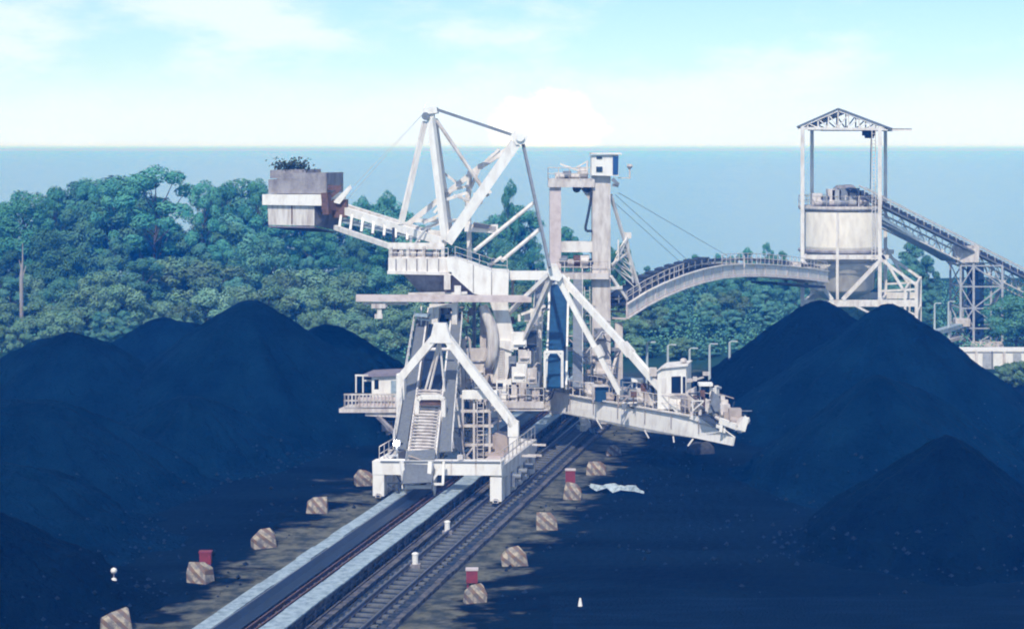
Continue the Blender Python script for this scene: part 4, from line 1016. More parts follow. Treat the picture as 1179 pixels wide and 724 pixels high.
part('winch_housing', M['tan'], tp, lambda b: (b.prism([PV(563, 520, VF + .5), PV(563, 503, VF + .5), PV(567, 500, VF + .5), PV(584, 501, VF + .5), PV(585, 520, VF + .5)], DIR * 1.6), b.box(PV(574, 521, VF + .7), (1.6, 1.8, .25), (CRS, DIR, Z))))
part('work_platform', M['pink'], tp, lambda b: b.box(PV(575, 527, VF - .5), (1.6, 2.2, .2), (CRS, DIR, Z)))
part('leg_brace', W_, tp, lambda b: (b.beam(PV(450, 545, 2), PV(462, 575, 2), .16), b.beam(PV(458, 545, 1.5), PV(458, 578, 1.5), .28), b.beam(PV(463, 545, 2.5), PV(470, 572, 2.5), .24), b.beam(PV(447, 560, 1), PV(470, 545, 1.6), .14)))
# lit work lamp on the portal
lp = part('work_lamp', M['grey'], tp, lambda b: (b.beam(PV(457, 527, 1), PV(457, 512, 1), .12), b.box(PV(456.5, 510, 1) + DIR * .2, (.45, .25, .4), (CRS, DIR, Z))))
part('lens', M['lamp'], lp, lambda b: b.tube(PV(456.5, 510, .9), PV(456.5, 510, .9) - DIR * .12, .17, 14))
# control cabin on its deck, heap side
VC = 13.0
part('cabin_deck', M['white2'], tp, lambda b: (b.beam(PV(396, 470, VC), PV(466, 470, VC), 2.4, .3), b.beam(PV(425, 474, VC), PV(463, 476, VC), 2.0, .3)))
def fence(b):
    for i in range(15): b.beam(PV(397 + i * 4.2, 469, VC - 1.2), PV(397 + i * 4.2, 454, VC - 1.2), .10, .10)
    for py in (454, 461, 468): b.beam(PV(396, py, VC - 1.2), PV(461, py, VC - 1.2), .1, .12)
    for v in (VC - 1.2, VC + 1.2): b.beam(PV(397, 470, v), PV(397, 454, v), .1)
    b.beam(PV(397, 454, VC - 1.2), PV(397, 454, VC + 1.2), .1)
part('handrail', M['white2'], tp, fence)
part('kick_plate', M['pink'], tp, lambda b: b.beam(PV(412, 463, VC - 1.1), PV(462, 463, VC - 1.1), .05, .8))
cb2 = part('control_cabin', M['clean'], tp, lambda b: b.prism([PV(428, 468, VC - .7), PV(428, 432, VC - .7), PV(465, 430, VC - .7), PV(465, 468, VC - .7)], DIR * 2.2))
part('window', M['glass'], cb2, lambda b: b.prism([PV(431, 448, VC - .72), PV(431, 437, VC - .72), PV(436, 437, VC - .72), PV(436, 448, VC - .72)], DIR * .1))
part('door', M['strip'], cb2, lambda b: b.prism([PV(450, 467, VC - .73), PV(450, 438, VC - .73), PV(458, 438, VC - .73), PV(458, 467, VC - .73)], DIR * .1))
part('cabin_roof', M['purple'], tp, lambda b: b.beam(PV(424, 430, VC + .4), PV(466, 428, VC + .4), 2.8, .22))
part('deck_frame', M['white'], tp, lambda b: (b.beam(PV(410, 452, VC - 1), PV(410, 432, VC - 1), .1), b.beam(PV(418, 452, VC - 1), PV(418, 432, VC - 1), .1), b.beam(PV(409, 432, VC - 1), PV(424, 432, VC - 1), .12), b.beam(PV(418, 438, VC), PV(428, 438, VC), .12)))
part('deck_strut', M['conc'], tp, lambda b: (b.beam(PV(440, 478, VC), PV(448, 500, VC), .3), b.box(PV(446, 490, VC), (.8, .8, .7)), b.beam(PV(430, 474, VC), PV(456, 500, VC - 4), .25)))
# top of the feed conveyor
part('head_tower', W_, tp, lambda b: (b.beam(PV(497, 405, 18), PV(497, 352, 18), .35), b.beam(PV(524, 400, 18), PV(524, 344, 18), .4), b.beam(PV(502, 345, 18.5), PV(502, 375, 18.5), .6), b.beam(PV(495, 352, 18), PV(526, 352, 18), .3), b.beam(PV(494, 372, 18), PV(505, 372, 18), .5, .8), b.beam(PV(523, 350, 18), PV(522, 440, 18), .3), b.beam(PV(485, 420, 17), PV(485, 350, 18), .1)))
part('head_drum', M['grey'], tp, lambda b: (b.tube(PV(504, 357, 19.5), PV(518, 357, 19.5), .55, 16), b.box(PV(516, 366, 18.8), (.5, .5, .6))))
part('side_step', M['strip'], tp, lambda b: (b.beam(PV(479, 362, 17), PV(494, 363, 17), .9, .2), b.beam(PV(482, 367, 17), PV(494, 368, 17), .4, .12)))

# ------------------------------------------------------------------ stacker
YB = 139.0
st = empty('stacker', P(560, 475, YB), 'huge white coal stacker with a braced mast, concrete counterweight and long side boom', 'stacker')
def Q(px, py, d=0.0): return P(px, py, YB + d)
YC = 146.0
def K(px, py, d=0): return P(px, py, YC + d)
# counterweight: stacked concrete blocks in a steel tray
def cwt(b, tl, tr, br, bl, dep): b.prism([tl, tr, br, bl], dep)
dep = Vector((1.0, 4.2, 0.0))
part('counterweight_block', M['conc'], st, lambda b: b.prism([K(309, 223), K(309, 207), K(319, 206), K(319, 200), K(376, 199), K(376, 223)], dep))
part('counterweight_block', M['conc'], st, lambda b: b.prism([K(311, 205.5, 1), K(311, 196, 1), K(352, 195, 1), K(352, 205, 1)], Vector((1, 2.6, 0))))
part('tray_ledge', M['clean'], st, lambda b: b.prism([K(302, 236, -.4), K(302, 224, -.4), K(374, 224, -.4), K(374, 237, -.4)], dep + Vector((.3, .8, 0))))
part('counterweight_tray', M['stain'], st, lambda b: b.prism([K(309, 259, -.1), K(308, 235.5, -.1), K(362, 236.5, -.1), K(362, 260, -.1)], dep))
part('tray_side', M['conc'], st, lambda b: b.prism([K(363, 260, -.1), K(363, 237, -.1), K(389, 242, 3.2), K(385, 265, 3.2)], Vector((.2, .5, 0))))
part('tray_bottom', M['purple'], st, lambda b: b.prism([K(309, 260, -.05), K(362, 261, -.05), K(385, 266.5, 3.2), K(330, 263.5, 4)], Vector((0, 0, -.12))))
part('end_frame', M['rust'], st, lambda b: (b.beam(K(375, 222, -.3), K(377, 247, -.3), .55, .9), b.beam(K(373, 236, -.6), K(397, 238, 2), .5, .8), b.box(K(392, 240, 1.2), (1.2, 1.4, 1.5)), b.beam(K(376, 216, .5), K(393, 216.5, .5), .3, .4), b.beam(K(392, 217, .5), K(378, 229, .3), .25)))
part('tie_plate', M['clean'], st, lambda b: b.prism([K(383, 233, .2), K(403, 213, .2), K(405, 217, .2), K(391, 235, .2)], Vector((0, .3, 0))))
# little plants that have taken root on the concrete
for i, (px, h) in enumerate(((322, .75), (330, .6), (339, .9), (348, .8), (336, .45))):
    p0_ = K(px, 197, 1.5); rg = random.Random(i + 40)
    o = empty('weed_plant', p0_, ('small dark weed at the outer corner of the concrete counterweight', 'low weed second from the outer corner on the counterweight', 'tallest weed in the middle of the counterweight top', 'weed nearest the mast on the counterweight top', 'smallest weed low between its taller neighbours on the counterweight')[i], 'plant', 'weeds on the counterweight')
    b = MB()
    for _ in range(150):
        d = Vector((rg.gauss(0, .32), rg.gauss(0, .3), abs(rg.gauss(.6, .35)) * h)); n = Vector((rg.gauss(0, 1), rg.gauss(0, 1), rg.gauss(0, 1))).normalized()
        a = n.orthogonal().normalized() * rg.uniform(.08, .16); c = n.cross(a.normalized()) * rg.uniform(.05, .10); q = p0_ + d; b.add([q - a, q + c, q + a, q - c], [(0, 1, 2, 3)])
    b.build('leaves', M['weed'], o)
    part('stem', M['bark'], o, lambda b: [b.tube(p0_ - Z * .1, p0_ + Vector((rg.gauss(0, .25), rg.gauss(0, .2), h * .7)), .025, 5) for _ in range(4)])
# counterweight arm: two plate girders with cross ribs
A0, A1 = K(389, 240, 1.5), Q(512, 279, -1.6)
A2, A3 = K(384, 262, 4.5), Q(505, 283, 2.2)
part('arm_girder', WW, st, lambda b: b.beam(A0, A1, .4, .62))
part('arm_girder', W_, st, lambda b: b.beam(K(386, 262, -.2), Q(449, 283.5, -1.4), .3, .4))
part('arm_girder', W_, st, lambda b: b.beam(Q(447, 283, -1.4), Q(512, 283.5, -1.6), .3, .5))
part('arm_girder', W_, st, lambda b: b.beam(K(395, 238, 5), Q(520, 277, 2.2), .4, .6))
def aribs(b):
    for i in range(9):
        k = .04 + i * .105; a = A0.lerp(A1, k); c = K(386, 262, -.2).lerp(Q(512, 284, -1.6), k)
        b.beam(a, c, .2); b.beam(a, K(395, 238, 5).lerp(Q(520, 277, 2.2), k), .2)
part('arm_rib', W_, st, aribs)
part('arm_floor', M['strip'], st, lambda b: b.prism([K(391, 256, .5), Q(508, 282, -1.4), Q(518, 280, 2.2), K(396, 252, 5)], Vector((0, 0, .1))))
# mast
tA = Q(491, 127, 0)
part('mast_leg', W_, st, lambda b: b.beam(Q(489, 140, 1.5), Q(461, 258, 2.2), .32, .34))
part('mast_leg', W_, st, lambda b: b.beam(Q(490.5, 140, -1.2), Q(463, 258, -1.8), .26, .28))
part('mast_leg', WW, st, lambda b: b.beam(Q(496, 136, -1.2), Q(513, 276, -1.8), .5, .52))
part('mast_leg', W_, st, lambda b: b.beam(Q(499, 137, 1.5), Q(518, 274, 2.6), .46, .48))
part('mast_head', WW, st, lambda b: (b.beam(Q(488, 129, 0), Q(504, 127, 0), 3.0, .5), b.box(Q(495, 133, 0), (.7, 2.6, .6)), b.beam(Q(488, 124, -.8), Q(491, 119.5, -.8), .12)))
part('sheave', M['grey'], st, lambda b: [b.tube(Q(490, 134, s), Q(490, 134, s + .25), .32, 14) for s in (-1.6, -.9, .8, 1.5)])
part('tie_beam', M['grey'], st, lambda b: [b.beam(Q(502, 126, s), Q(594, 157, s), .2, .24) for s in (-1.1, 1.2)])
part('tie_beam', M['white2'], st, lambda b: [b.tube(Q(502, 138, s), Q(562, 226, s), .15) for s in (-.9, 1.1)])
part('node_head', WW, st, lambda b: (b.prism([Q(588, 156, -1.8), Q(592, 151, -1.8), Q(603, 151, -1.8), Q(608, 157, -1.8), Q(605, 166, -1.8), Q(594, 167, -1.8)], Vector((0, 3.6, 0))), b.tube(Q(599, 158, -2), Q(599, 158, 2), .35, 14)))
part('main_strut', WW, st, lambda b: b.beam(Q(594, 165, -1.4), Q(515, 279, -1.8), .55, .8))
part('main_strut', W_, st, lambda b: b.beam(Q(592, 164, 1.6), Q(520, 274, 2.6), .4, .62))
part('rear_strut', W_, st, lambda b: (b.beam(Q(588, 170, 1.8), Q(553, 192, 2.2), .3, .42), b.beam(Q(553, 192, 2.2), Q(470, 258, 2.6), .34, .42), b.beam(Q(553, 192, 2.2), Q(575, 172, 1.8), .22)))
def mt(b):
    b.beam(Q(505, 195, 2.5), Q(528, 212, 2.5), .2); b.beam(Q(508, 222, 1.5), Q(540, 214, 1.5), .2); b.beam(Q(510, 231, 0), Q(538, 222, 0), .24)
    b.beam(Q(541, 201, 2), Q(538, 240, 1.8), .3); b.beam(Q(553, 192, 2), Q(535, 232, 1.5), .2); b.beam(Q(523, 225, -1), Q(545, 232, 0), .2); b.beam(Q(545, 224, .3), Q(566, 221, .3), .24); b.beam(Q(545, 235, .3), Q(558, 222, .3), .16); b.beam(Q(548, 223, .3), Q(549, 238, .3), .16)
    b.beam(Q(478, 254, 2), Q(536, 254, 2), .26, .3); b.beam(Q(480, 266, 2), Q(509, 256, 2), .24); b.beam(Q(487, 257, 1.5), Q(515, 243, 1.5), .2); b.beam(Q(493, 269, 1), Q(512, 270, 1), .6, .6)
    b.beam(Q(520, 220, 2), Q(500, 245, 2.3), .2); b.beam(Q(505, 226, -1.2), Q(508, 240, -1.3), .1); b.beam(Q(563, 212, -1.2), Q(585, 180, 1.5), .16); b.beam(Q(530, 258, -1.5), Q(555, 232, 1.5), .16)
part('mast_bracing', W_, st, mt)
part('mast_joint', M['grey'], st, lambda b: [b.box(Q(px, py, .9), (.42, .5, .42)) for px, py in ((541, 200), (528, 212), (553, 192), (510, 225), (546, 230))])
part('mast_post', W_, st, lambda b: (b.beam(Q(539, 225, 1.2), Q(541, 305, 1.2), .32), b.beam(Q(535, 262, .6), Q(572, 264, .6), .5, .62), b.box(Q(569, 262, .6), (.6, .7, .5))))
part('mast_platform', M['conc'], st, lambda b: (b.prism([Q(545, 262, .2), Q(545, 257, .2), Q(571, 261, .2), Q(571, 265, .2)], Vector((0, 2, 0)))))
part('stay_rod', M['grey'], st, lambda b: [b.beam(Q(602, 165, s), P(633, 308, 133 + s), .2, .24) for s in (-1.2, 1.2)])
part('stay_rod', W_, st, lambda b: (b.tube(Q(546, 289, -1.5), Q(614, 234, 2), .16), b.tube(Q(578, 300, -1.2), Q(624, 262, 2), .16), b.tube(Q(562, 306, 1), Q(578, 296, 1), .14)))
part('stay_cable', M['clean'], st, lambda b: [b.tube(Q(489, 129, s), K(396, 226 + k * 4, 1 + s), .014, 5) for k, s in ((0, -.6), (2, .6))])
# turntable house, hopper and the big plate arm
part('machine_house', W_, st, lambda b: (b.prism([Q(447, 312, -2.6), Q(447, 297, -2.6), Q(518, 298, -2.6), Q(518, 314, -2.6)], Vector((0, 5, 0))), b.beam(Q(446, 313.5, -2.7), Q(520, 315, -2.7), .2, .25)))
part('house_seam', M['conc'], st, lambda b: [b.beam(Q(px, 298, -2.62), Q(px, 313, -2.62), .09, .06) for px in (456, 468, 480, 492, 505)])
for px in (450, 470, 488, 510):
    for d in (-2.2, 2): part('house_post', M['white2'], st, lambda b: b.beam(Q(px, 297, d), Q(px, 284, d), .25))
part('house_rail', M['white2'], st, lambda b: b.beam(Q(449, 296, -2.3), Q(516, 297, -2.3), .12))
for px, w, h, m in ((455, .7, .6, 'conc'), (461, .5, .8, 'white2'), (476, .8, .6, 'white2'), (484, .6, .85, 'white2'), (494, .7, .5, 'grey'), (502, .5, .8, 'white2')):
    q = Q(px, 296, -1); part('machinery', M[m], st, lambda b: (b.box(q + Z * h / 2, (w, 1.0, h)), b.tube(q + Vector((-w * .3, -.8, .25)), q + Vector((w * .3, -.8, .25)), .2, 10)))
handrail(st, [Q(448, 297, -2.5), Q(516, 298, -2.5)], W_, .85, 1.0, .022)
part('chute_hopper', M['conc'], st, lambda b: b.add([Q(463, 314.5, -2.3), Q(512, 314.5, -2.3), Q(512, 314.5, 2.2), Q(463, 314.5, 2.2), Q(485, 339, -1.2), Q(516, 339, -1.2), Q(516, 339, 1.2), Q(485, 339, 1.2)], [(0, 4, 5, 1), (1, 5, 6, 2), (2, 6, 7, 3), (3, 7, 4, 0), (0, 1, 2, 3), (4, 7, 6, 5)]))
part('hopper_liner', M['purple'], st, lambda b: b.prism([Q(508, 315, -2.4), Q(524, 315, -2.4), Q(548, 334, -2.2), Q(548, 339, -2.2), Q(512, 339, -1.6)], Vector((0, .6, 0))))
part('chute_light', W_, st, lambda b: (b.box(Q(515, 325, -2.7), (.5, .5, 1.1)), b.box(Q(527, 334, -2.6), (.5, .4, .7)), b.beam(Q(505, 339, -2.5), Q(538, 337, -2.5), .2)))
part('plate_arm', WW, st, lambda b: b.prism([Q(516, 313.5, -2.8), Q(514, 297, -2.8), Q(524, 297, -2.8), Q(566, 312, -2.8), Q(586, 313, -2.8), Q(585, 341, -2.8), Q(558, 341, -2.8), Q(545, 338, -2.8), Q(520, 316, -2.8)], Vector((0, 3.2, 0))))
part('plate_post', W_, st, lambda b: b.prism([Q(562, 341.5, -2.5), Q(584, 341.5, -2.5), Q(586, 360, -2.5), Q(593, 392, -2.5), Q(590, 400, -2.5), Q(583, 441, -2.5), Q(567, 441, -2.5), Q(572, 395, -2.5), Q(572, 372, -2.5)], Vector((0, 2.6, 0))))
part('post_joint', W_, st, lambda b: b.prism([Q(570, 398, -2.7), Q(570, 391, -2.7), Q(594, 393, -2.7), Q(591, 405, -2.7)], Vector((0, 2.9, 0))))
def pipe(b):
    pts = [Q(556, 352, -2.9), Q(560, 362, -2.9), Q(566, 376, -2.9), Q(568, 392, -2.9), Q(567, 408, -2.9), Q(562, 424, -2.9)]
    sweep(b, pts, [.34, .42, .46, .46, .42, .36], 14)
part('curved_chute', M['stain'], st, pipe, True)
part('festoon_beam', M['pink'], st, lambda b: b.beam(Q(410, 343, -3.9), Q(612, 344, -3.9), .45, .52))
part('festoon_beam', M['white2'], st, lambda b: (b.beam(Q(418, 349.5, -3.5), Q(470, 349.5, -3.5), .3, .16), b.beam(Q(470, 339, -3), Q(512, 338, -3), .4, .25)))
part('trolley', M['stain'], st, lambda b: (b.box(Q(436, 352, -3.7), (1.1, .6, .35)), b.box(Q(437, 358, -3.7), (.35, .35, .6)), b.box(Q(436, 364, -3.7), (.6, .4, .35)), b.tube(Q(428, 352, -3.7), Q(446, 352, -3.7), .12, 8)))
part('cross_beam', WW, st, lambda b: b.beam(Q(584, 317, -1.6), Q(634, 317, -1.6), .8, .68))
part('beam_post', M['white2'], st, lambda b: (b.beam(Q(557, 352, 1), Q(557, 440, 1), .5), b.beam(Q(530, 408, -1.5), Q(568, 408, -1.5), .6, .95), b.beam(Q(534, 390, -1.5), Q(534, 452, -1.5), .25), b.path([Q(534, 392, -1.5), Q(538, 388, -1.5), Q(541, 392, -1.5), Q(541, 404, -1.5)], .12)))
part('pillar', M['grey'], st, lambda b: (b.beam(Q(521, 342, 2), Q(521, 450, 2), .4), b.beam(Q(546, 342, 2.5), Q(546, 450, 2.5), .25)))
part('slew_base', M['white2'], st, lambda b: (b.lathe((Q(560, 0).x, YB + 1.5, 0), [(3.2, Q(0, 462).z), (3.2, Q(0, 447).z), (2.4, Q(0, 445).z), (2.2, Q(0, 420).z)], 28)))
# gantry legs carrying it on the rails (mostly hidden by the tripper car)
for u, v in ((-7.9, 17.5), (-7.9, 31.0), (0.2, 31.0)):
    part('leg', W_, st, lambda b: (b.beam(T(u, v, .8), T(u * .8 - .8, v, 4.6), .7), b.box(T(u, v, .6), (.5, 2.4, .5), (CRS, DIR, Z)), b.tube(T(u - .14, v - .7, .5), T(u + .14, v - .7, .5), .25, 12), b.tube(T(u - .14, v + .7, .5), T(u + .14, v + .7, .5), .25, 12)))
part('main_deck', M['white2'], st, lambda b: (b.beam(Q(525, 465, -3.2), Q(626, 466, -3.2), .4, .5), b.beam(Q(528, 464, 4), Q(640, 462, 4), .4, .5), b.beam(Q(527, 464, .4), Q(630, 464, .4), 7.4, .12)))
handrail(st, [Q(565, 462, -3.4), Q(626, 463, -3.4)], M['white2'], 1.1, .7, .03)
for px, py, w, h, m in ((572, 455, .5, 1.0, 'white2'), (580, 448, 1.2, 1.6, 'clean'), (590, 452, 1.0, 1.4, 'white2'), (600, 450, .8, 1.5, 'stain'), (608, 455, .6, 1.1, 'grey'), (616, 452, .7, 1.2, 'white2'), (598, 428, 1.2, 1.5, 'clean'), (604, 408, 1.0, 1.3, 'white2'), (598, 392, 1.3, 1.3, 'clean'), (612, 392, .8, 1.5, 'dark'), (552, 425, .9, 1.0, 'white2'), (556, 437, 1.1, .8, 'stain'), (548, 444, .8, .7, 'grey'), (612, 432, .8, 1.2, 'white2'), (590, 415, .6, .8, 'grey'), (540, 432, .5, 1.1, 'white2')):
    q = Q(px, py, -2.2 if px > 575 else -1.0); part('machinery', M[m], st, lambda b: (b.box(q, (w, 1.1, h)), b.tube(q + Vector((-w * .35, -.66, -h * .15)), q + Vector((w * .35, -.66, -h * .15)), .11, 8), b.beam(q + Vector((w * .3, -.58, -h * .4)), q + Vector((w * .3, -.58, h * .4)), .1)))
mc = part('motor_house', M['clean'], st, lambda b: b.prism([Q(572, 464, -3.0), Q(572, 444, -3.0), Q(583, 444, -3.0), Q(583, 464, -3.0)], Vector((0, 1.4, 0))))
part('window', M['glass'], mc, lambda b: b.prism([Q(572.8, 447, -3.05), Q(579, 447, -3.05), Q(579, 441, -3.05), Q(572.8, 441, -3.05)], Vector((0, .1, 0))))
part('frame_post', W_, st, lambda b: (b.beam(Q(592, 440, -2), Q(592, 420, -2), .14), b.beam(Q(606, 440, -2), Q(606, 420, -2), .14), b.beam(Q(590, 420, -2), Q(608, 420, -2), .25, .2), b.beam(Q(612, 355, -1), Q(616, 440, -1), .2), b.beam(Q(600, 362, -1), Q(628, 352, -1), .2), b.beam(Q(598, 370, -1), Q(598, 362, -1), .2), b.beam(Q(622, 340, 0), Q(622, 450, 0), .25)))
# hanger node and its legs
YN = 133.0
nd = P(636, 311, YN)
part('hanger_node', WW, st, lambda b: b.prism([P(630, 313, YN - .6), P(630, 305, YN - .6), P(641, 305, YN - .6), P(648, 318, YN - .6), P(644, 324, YN - .6), P(634, 322, YN - .6)], Vector((0, 1.6, 0))))
part('hanger_leg', W_, st, lambda b: (b.beam(P(632, 316, YN), Q(585, 361, -2), .28, .32), b.beam(P(636, 318, YN), Q(597, 404, -2), .28, .3), b.beam(P(633, 318, YN + 1), Q(612, 372, 0), .25)))
# the belt conveyor climbing to the node, seen along its length
bb0, bb1 = P(640, 446, 136), P(644, 322, 150)
bsd = (bb1 - bb0).normalized(); bup = Vector((1, 0, 0)).cross(bsd).normalized()
bup = bup if bup.z > 0 else -bup
part('feed_belt', M['bluebelt'], st, lambda b: b.beam(bb0, bb1, 1.40, .14, up=bup))
part('feed_stringer', WW, st, lambda b: [b.beam(bb0 + Vector((s * .80, -.1, .05)), bb1 + Vector((s * .80, -.1, .05)), .16, .45, up=bup) for s in (-1, 1)])
part('feed_walkway', M['grey'], st, lambda b: [b.beam(bb0 + Vector((s * 1.7, 0, .0)), bb1 + Vector((s * 1.6, 0, 0)), .8, .1, up=bup) for s in (-1, 1)])
handrail(st, [bb0 + Vector((2.1, 0, .05)), bb1 + Vector((2.0, 0, .05))], W_, .9, 1.6, .03)
handrail(st, [bb0 + Vector((-2.1, 0, .05)), bb1 + Vector((-2.0, 0, .05))], W_, .9, 1.6, .03)
def arch(b):
    pts = [P(632, 345, 148.5), P(633, 334, 149), P(637, 327, 149.3), P(644, 325, 149.4), P(650, 328, 149.3), P(653, 334, 149), P(654, 345, 148.5)]
    for a, c in zip(pts, pts[1:]): b.beam(a, c + (c - a) * .05, .22)
part('feed_hood', WW, st, arch)
part('feed_gate', WW, st, lambda b: (b.beam(P(627.5, 446, 135.5), P(627.5, 405, 135.5), .2), b.beam(P(647.5, 446, 135.5), P(647.5, 405, 135.5), .2), b.beam(P(626.5, 405, 135.5), P(648.5, 405, 135.5), .2), b.beam(P(627.5, 413, 135.5), P(633, 405.5, 135.5), .16), b.beam(P(647.5, 413, 135.5), P(642, 405.5, 135.5), .16)))
# ---- the boom: two plate girders reaching level towards the yard
YB0, YB1 = 141.0, 121.0
B0t, B0b = P(617, 449, YB0), P(617, 469, YB0)
B1t, B1b = P(836, 487, YB1), P(844, 513, YB1)
bd = (P(836, 500, YB1) - P(617, 459, YB0)); bd.z = 0; bd.normalize(); bs = Vector((-bd.y, bd.x, 0))
if bs.y < 0: bs = -bs
BW = 3.4
def bg_(off):
    def fn(b):
        b.prism([B0t + off, P(700, 461, YB0 - 7.9) + off, P(770, 474.5, YB0 - 14.2) + off, P(815, 481, YB1 + 2) + off, P(834, 495, YB1 + .3) + off, P(845, 503, YB1) + off, P(843, 513, YB1) + off, P(800, 504, YB1 + 3.2) + off, P(745, 497, YB0 - 12) + off, B0b + off], bs * .14)
    return fn
part('boom_girder', WW, st, bg_(Vector((0, 0, 0)))); part('boom_girder', W_, st, lambda b: b.beam(P(617, 458, YB0).lerp(P(840, 497, YB1), 0) + bs * BW, P(617, 458, YB0).lerp(P(840, 497, YB1), .86) + bs * BW, .14, 1.3))
def bline(k, up=0, s=0): return P(617, 458, YB0).lerp(P(840, 497, YB1), k) + Z * up + bs * s
part('girder_seam', M['conc'], st, lambda b: [b.beam(bline(k, .45, -.012), bline(k, -.5, -.012), .07, .05) for k in (.08, .2, .33, .46, .6, .73, .86)])
part('girder_lip', W_, st, lambda b: [b.beam(bline(0, .72 + .0, s), bline(.82, .66, s), .32, .09) for s in (.02, BW)])
part('boom_floor', M['dark'], st, lambda b: b.beam(bline(.0, .1, BW / 2 + .08), bline(.93, .1, BW / 2 + .08), BW - .2, .1))
part('boom_belt', M['belt'], st, lambda b: b.beam(bline(-.02, 1.0, BW * .6), bline(.97, .9, BW * .5), 1.1, .1))
def bidl(b):
    for i in range(26):
        k = i / 25 * .9; b.beam(bline(k, .2, BW * .6 - .8), bline(k, 1.15, BW * .6 - .8), .1); b.beam(bline(k, .2, BW * .6 + .8), bline(k, 1.15, BW * .6 + .8), .1); b.beam(bline(k, .85, BW * .6 - .8), bline(k, .85, BW * .6 + .8), .1)
part('boom_idler', M['white2'], st, bidl)
handrail(st, [bline(.05, .72, .1), bline(.45, .72, .1)], M['white2'], 1.1, 1.0, .032)
handrail(st, [bline(.48, .72, .1), bline(.83, .7, .1)], M['white2'], 1.1, .9, .032)
handrail(st, [bline(.05, .72, BW), bline(.80, .7, BW)], M['white2'], 1.1, 1.3, .032)
for px, py, Y, dx, dy in ((630, 471, 139.5, 7, 8), (687, 483, 134, 6, 10), (742, 495, 129, 5, 9), (775, 502, 126, 1, 7), (798, 505, 124, -6, 8)):
    part('hanging_rod', W_, st, lambda b: b.beam(P(px, py, Y), P(px + dx, py + dy, Y), .1))
part('boom_stay', WW, st, lambda b: (b.beam(P(642, 320, YN), P(721, 466, 132), .36, .38), b.box(P(700, 395, 132.6), (.1, .1, .1))))
part('boom_stay', WW, st, lambda b: (b.beam(P(645, 318, YN + .8), P(722, 402, 130.2), .40, .44), b.beam(P(721, 401, 130.2), P(787, 477, 127), .46, .5)))
part('stay_joint', W_, st, lambda b: b.beam(P(717, 396, 130.4), P(727, 408, 130.0), .62, .62))
part('stay_joint', W_, st, lambda b: b.beam(P(687, 398, 132.4), P(693, 410, 132.3), .52, .52))
# boom cabin
ky = 127.5
bcab = part('boom_cabin', M['clean'], st, lambda b: b.prism([P(757, 471, ky), P(757, 428, ky), P(762, 424.5, ky), P(790, 421.5, ky), P(790, 471, ky)], Vector((.6, 2.2, 0))))
part('window', M['glass'], bcab, lambda b: b.prism([P(773, 452.5, ky - .03), P(773, 433.5, ky - .03), P(784, 433, ky - .03), P(784, 452.5, ky - .03)], Vector((0, .1, 0))))
part('window', M['glass'], bcab, lambda b: b.prism([P(786, 452.5, ky - .03), P(786, 433.5, ky - .03), P(789.3, 433.5, ky - .03), P(789.3, 452.5, ky - .03)], Vector((0, .1, 0))))
part('door', M['stain'], bcab, lambda b: b.prism([P(761.5, 452, ky - .03), P(761.5, 436, ky - .03), P(767, 434.5, ky - .03), P(767, 452, ky - .03)], Vector((0, .1, 0))))
part('sill', M['white2'], bcab, lambda b: b.beam(P(771, 454, ky - .1), P(791, 454, ky - .1), .3, .14))
part('cabin_roof', W_, st, lambda b: b.prism([P(756, 426.5, ky - .2), P(762, 422.3, ky - .2), P(792, 419.6, ky - .2), P(792, 421.3, ky - .2), P(762, 424.3, ky - .2), P(756, 428, ky - .2)], Vector((.6, 2.7, 0))))
part('roof_lamp', M['white2'], st, lambda b: (b.tube(P(787, 420, ky + 1), P(787, 416, ky + 1), .08, 6), b.lathe(P(787, 417.5, ky + 1), [(.1, 0), (.24, .08), (.24, .25), (.1, .34)], 12)))
part('roof_box', M['white2'], st, lambda b: (b.box(P(752, 428, ky + 1), (.5, .6, .6)), b.beam(P(748, 424, ky + 1), P(752, 436, ky + 1), .1)))
part('lamp_arm', M['white2'], st, lambda b: (b.beam(P(790, 438, ky + .5), P(797, 437.5, ky + .5), .3, .25), b.beam(P(797, 438, ky + .5), P(810, 434, ky + 1), .12), b.box(P(813, 430, ky + 1), (.5, .4, .25)), b.box(P(800, 436, ky + .6), (.3, .3, .3))))
# housings and gear along the boom
rg = random.Random(21)
part('blue_housing', M['bluebelt'], st, lambda b: (b.prism([P(714, 457, 133), P(714, 437, 133), P(727, 437, 133), P(727, 459, 133)], Vector((.5, 1.6, 0)))))
part('blue_housing', M['bluebelt'], st, lambda b: (b.prism([P(685, 462, 133.2), P(685, 446, 133.2), P(704, 446, 133.2), P(704, 464, 133.2)], Vector((.5, 1.2, 0)))))
part('housing_frame', M['white2'], st, lambda b: ([b.beam(P(px, 463, 133), P(px, 440, 133), .13) for px in (683, 705)], b.beam(P(682, 444, 133), P(706, 444, 133), .14), b.beam(P(704, 464, 133), P(709, 450, 133), .14)))
part('lamp_canopy', M['clean'], st, lambda b: (b.beam(P(727, 437.5, 131), P(740, 437.5, 131), .8, .22), b.beam(P(728, 462, 131), P(728, 438, 131), .1), b.beam(P(733, 463, 131), P(733, 438, 131), .1)))
part('lamp_canopy', M['clean'], st, lambda b: (b.beam(P(804, 442, 125), P(820, 442, 125), .9, .2), b.beam(P(806, 470, 125), P(806, 442, 125), .12), b.beam(P(818, 470, 125), P(818, 442, 125), .12)))
part('canopy_panel', M['dark'], st, lambda b: b.beam(P(806, 446, 125.3), P(818, 446, 125.3), .1, .35))
part('boom_machine', M['stain'], st, lambda b: (b.prism([P(742, 466, 130), P(742, 449, 130), P(754, 447, 130), P(755, 468, 130)], Vector((.3, 1.2, 0)))))
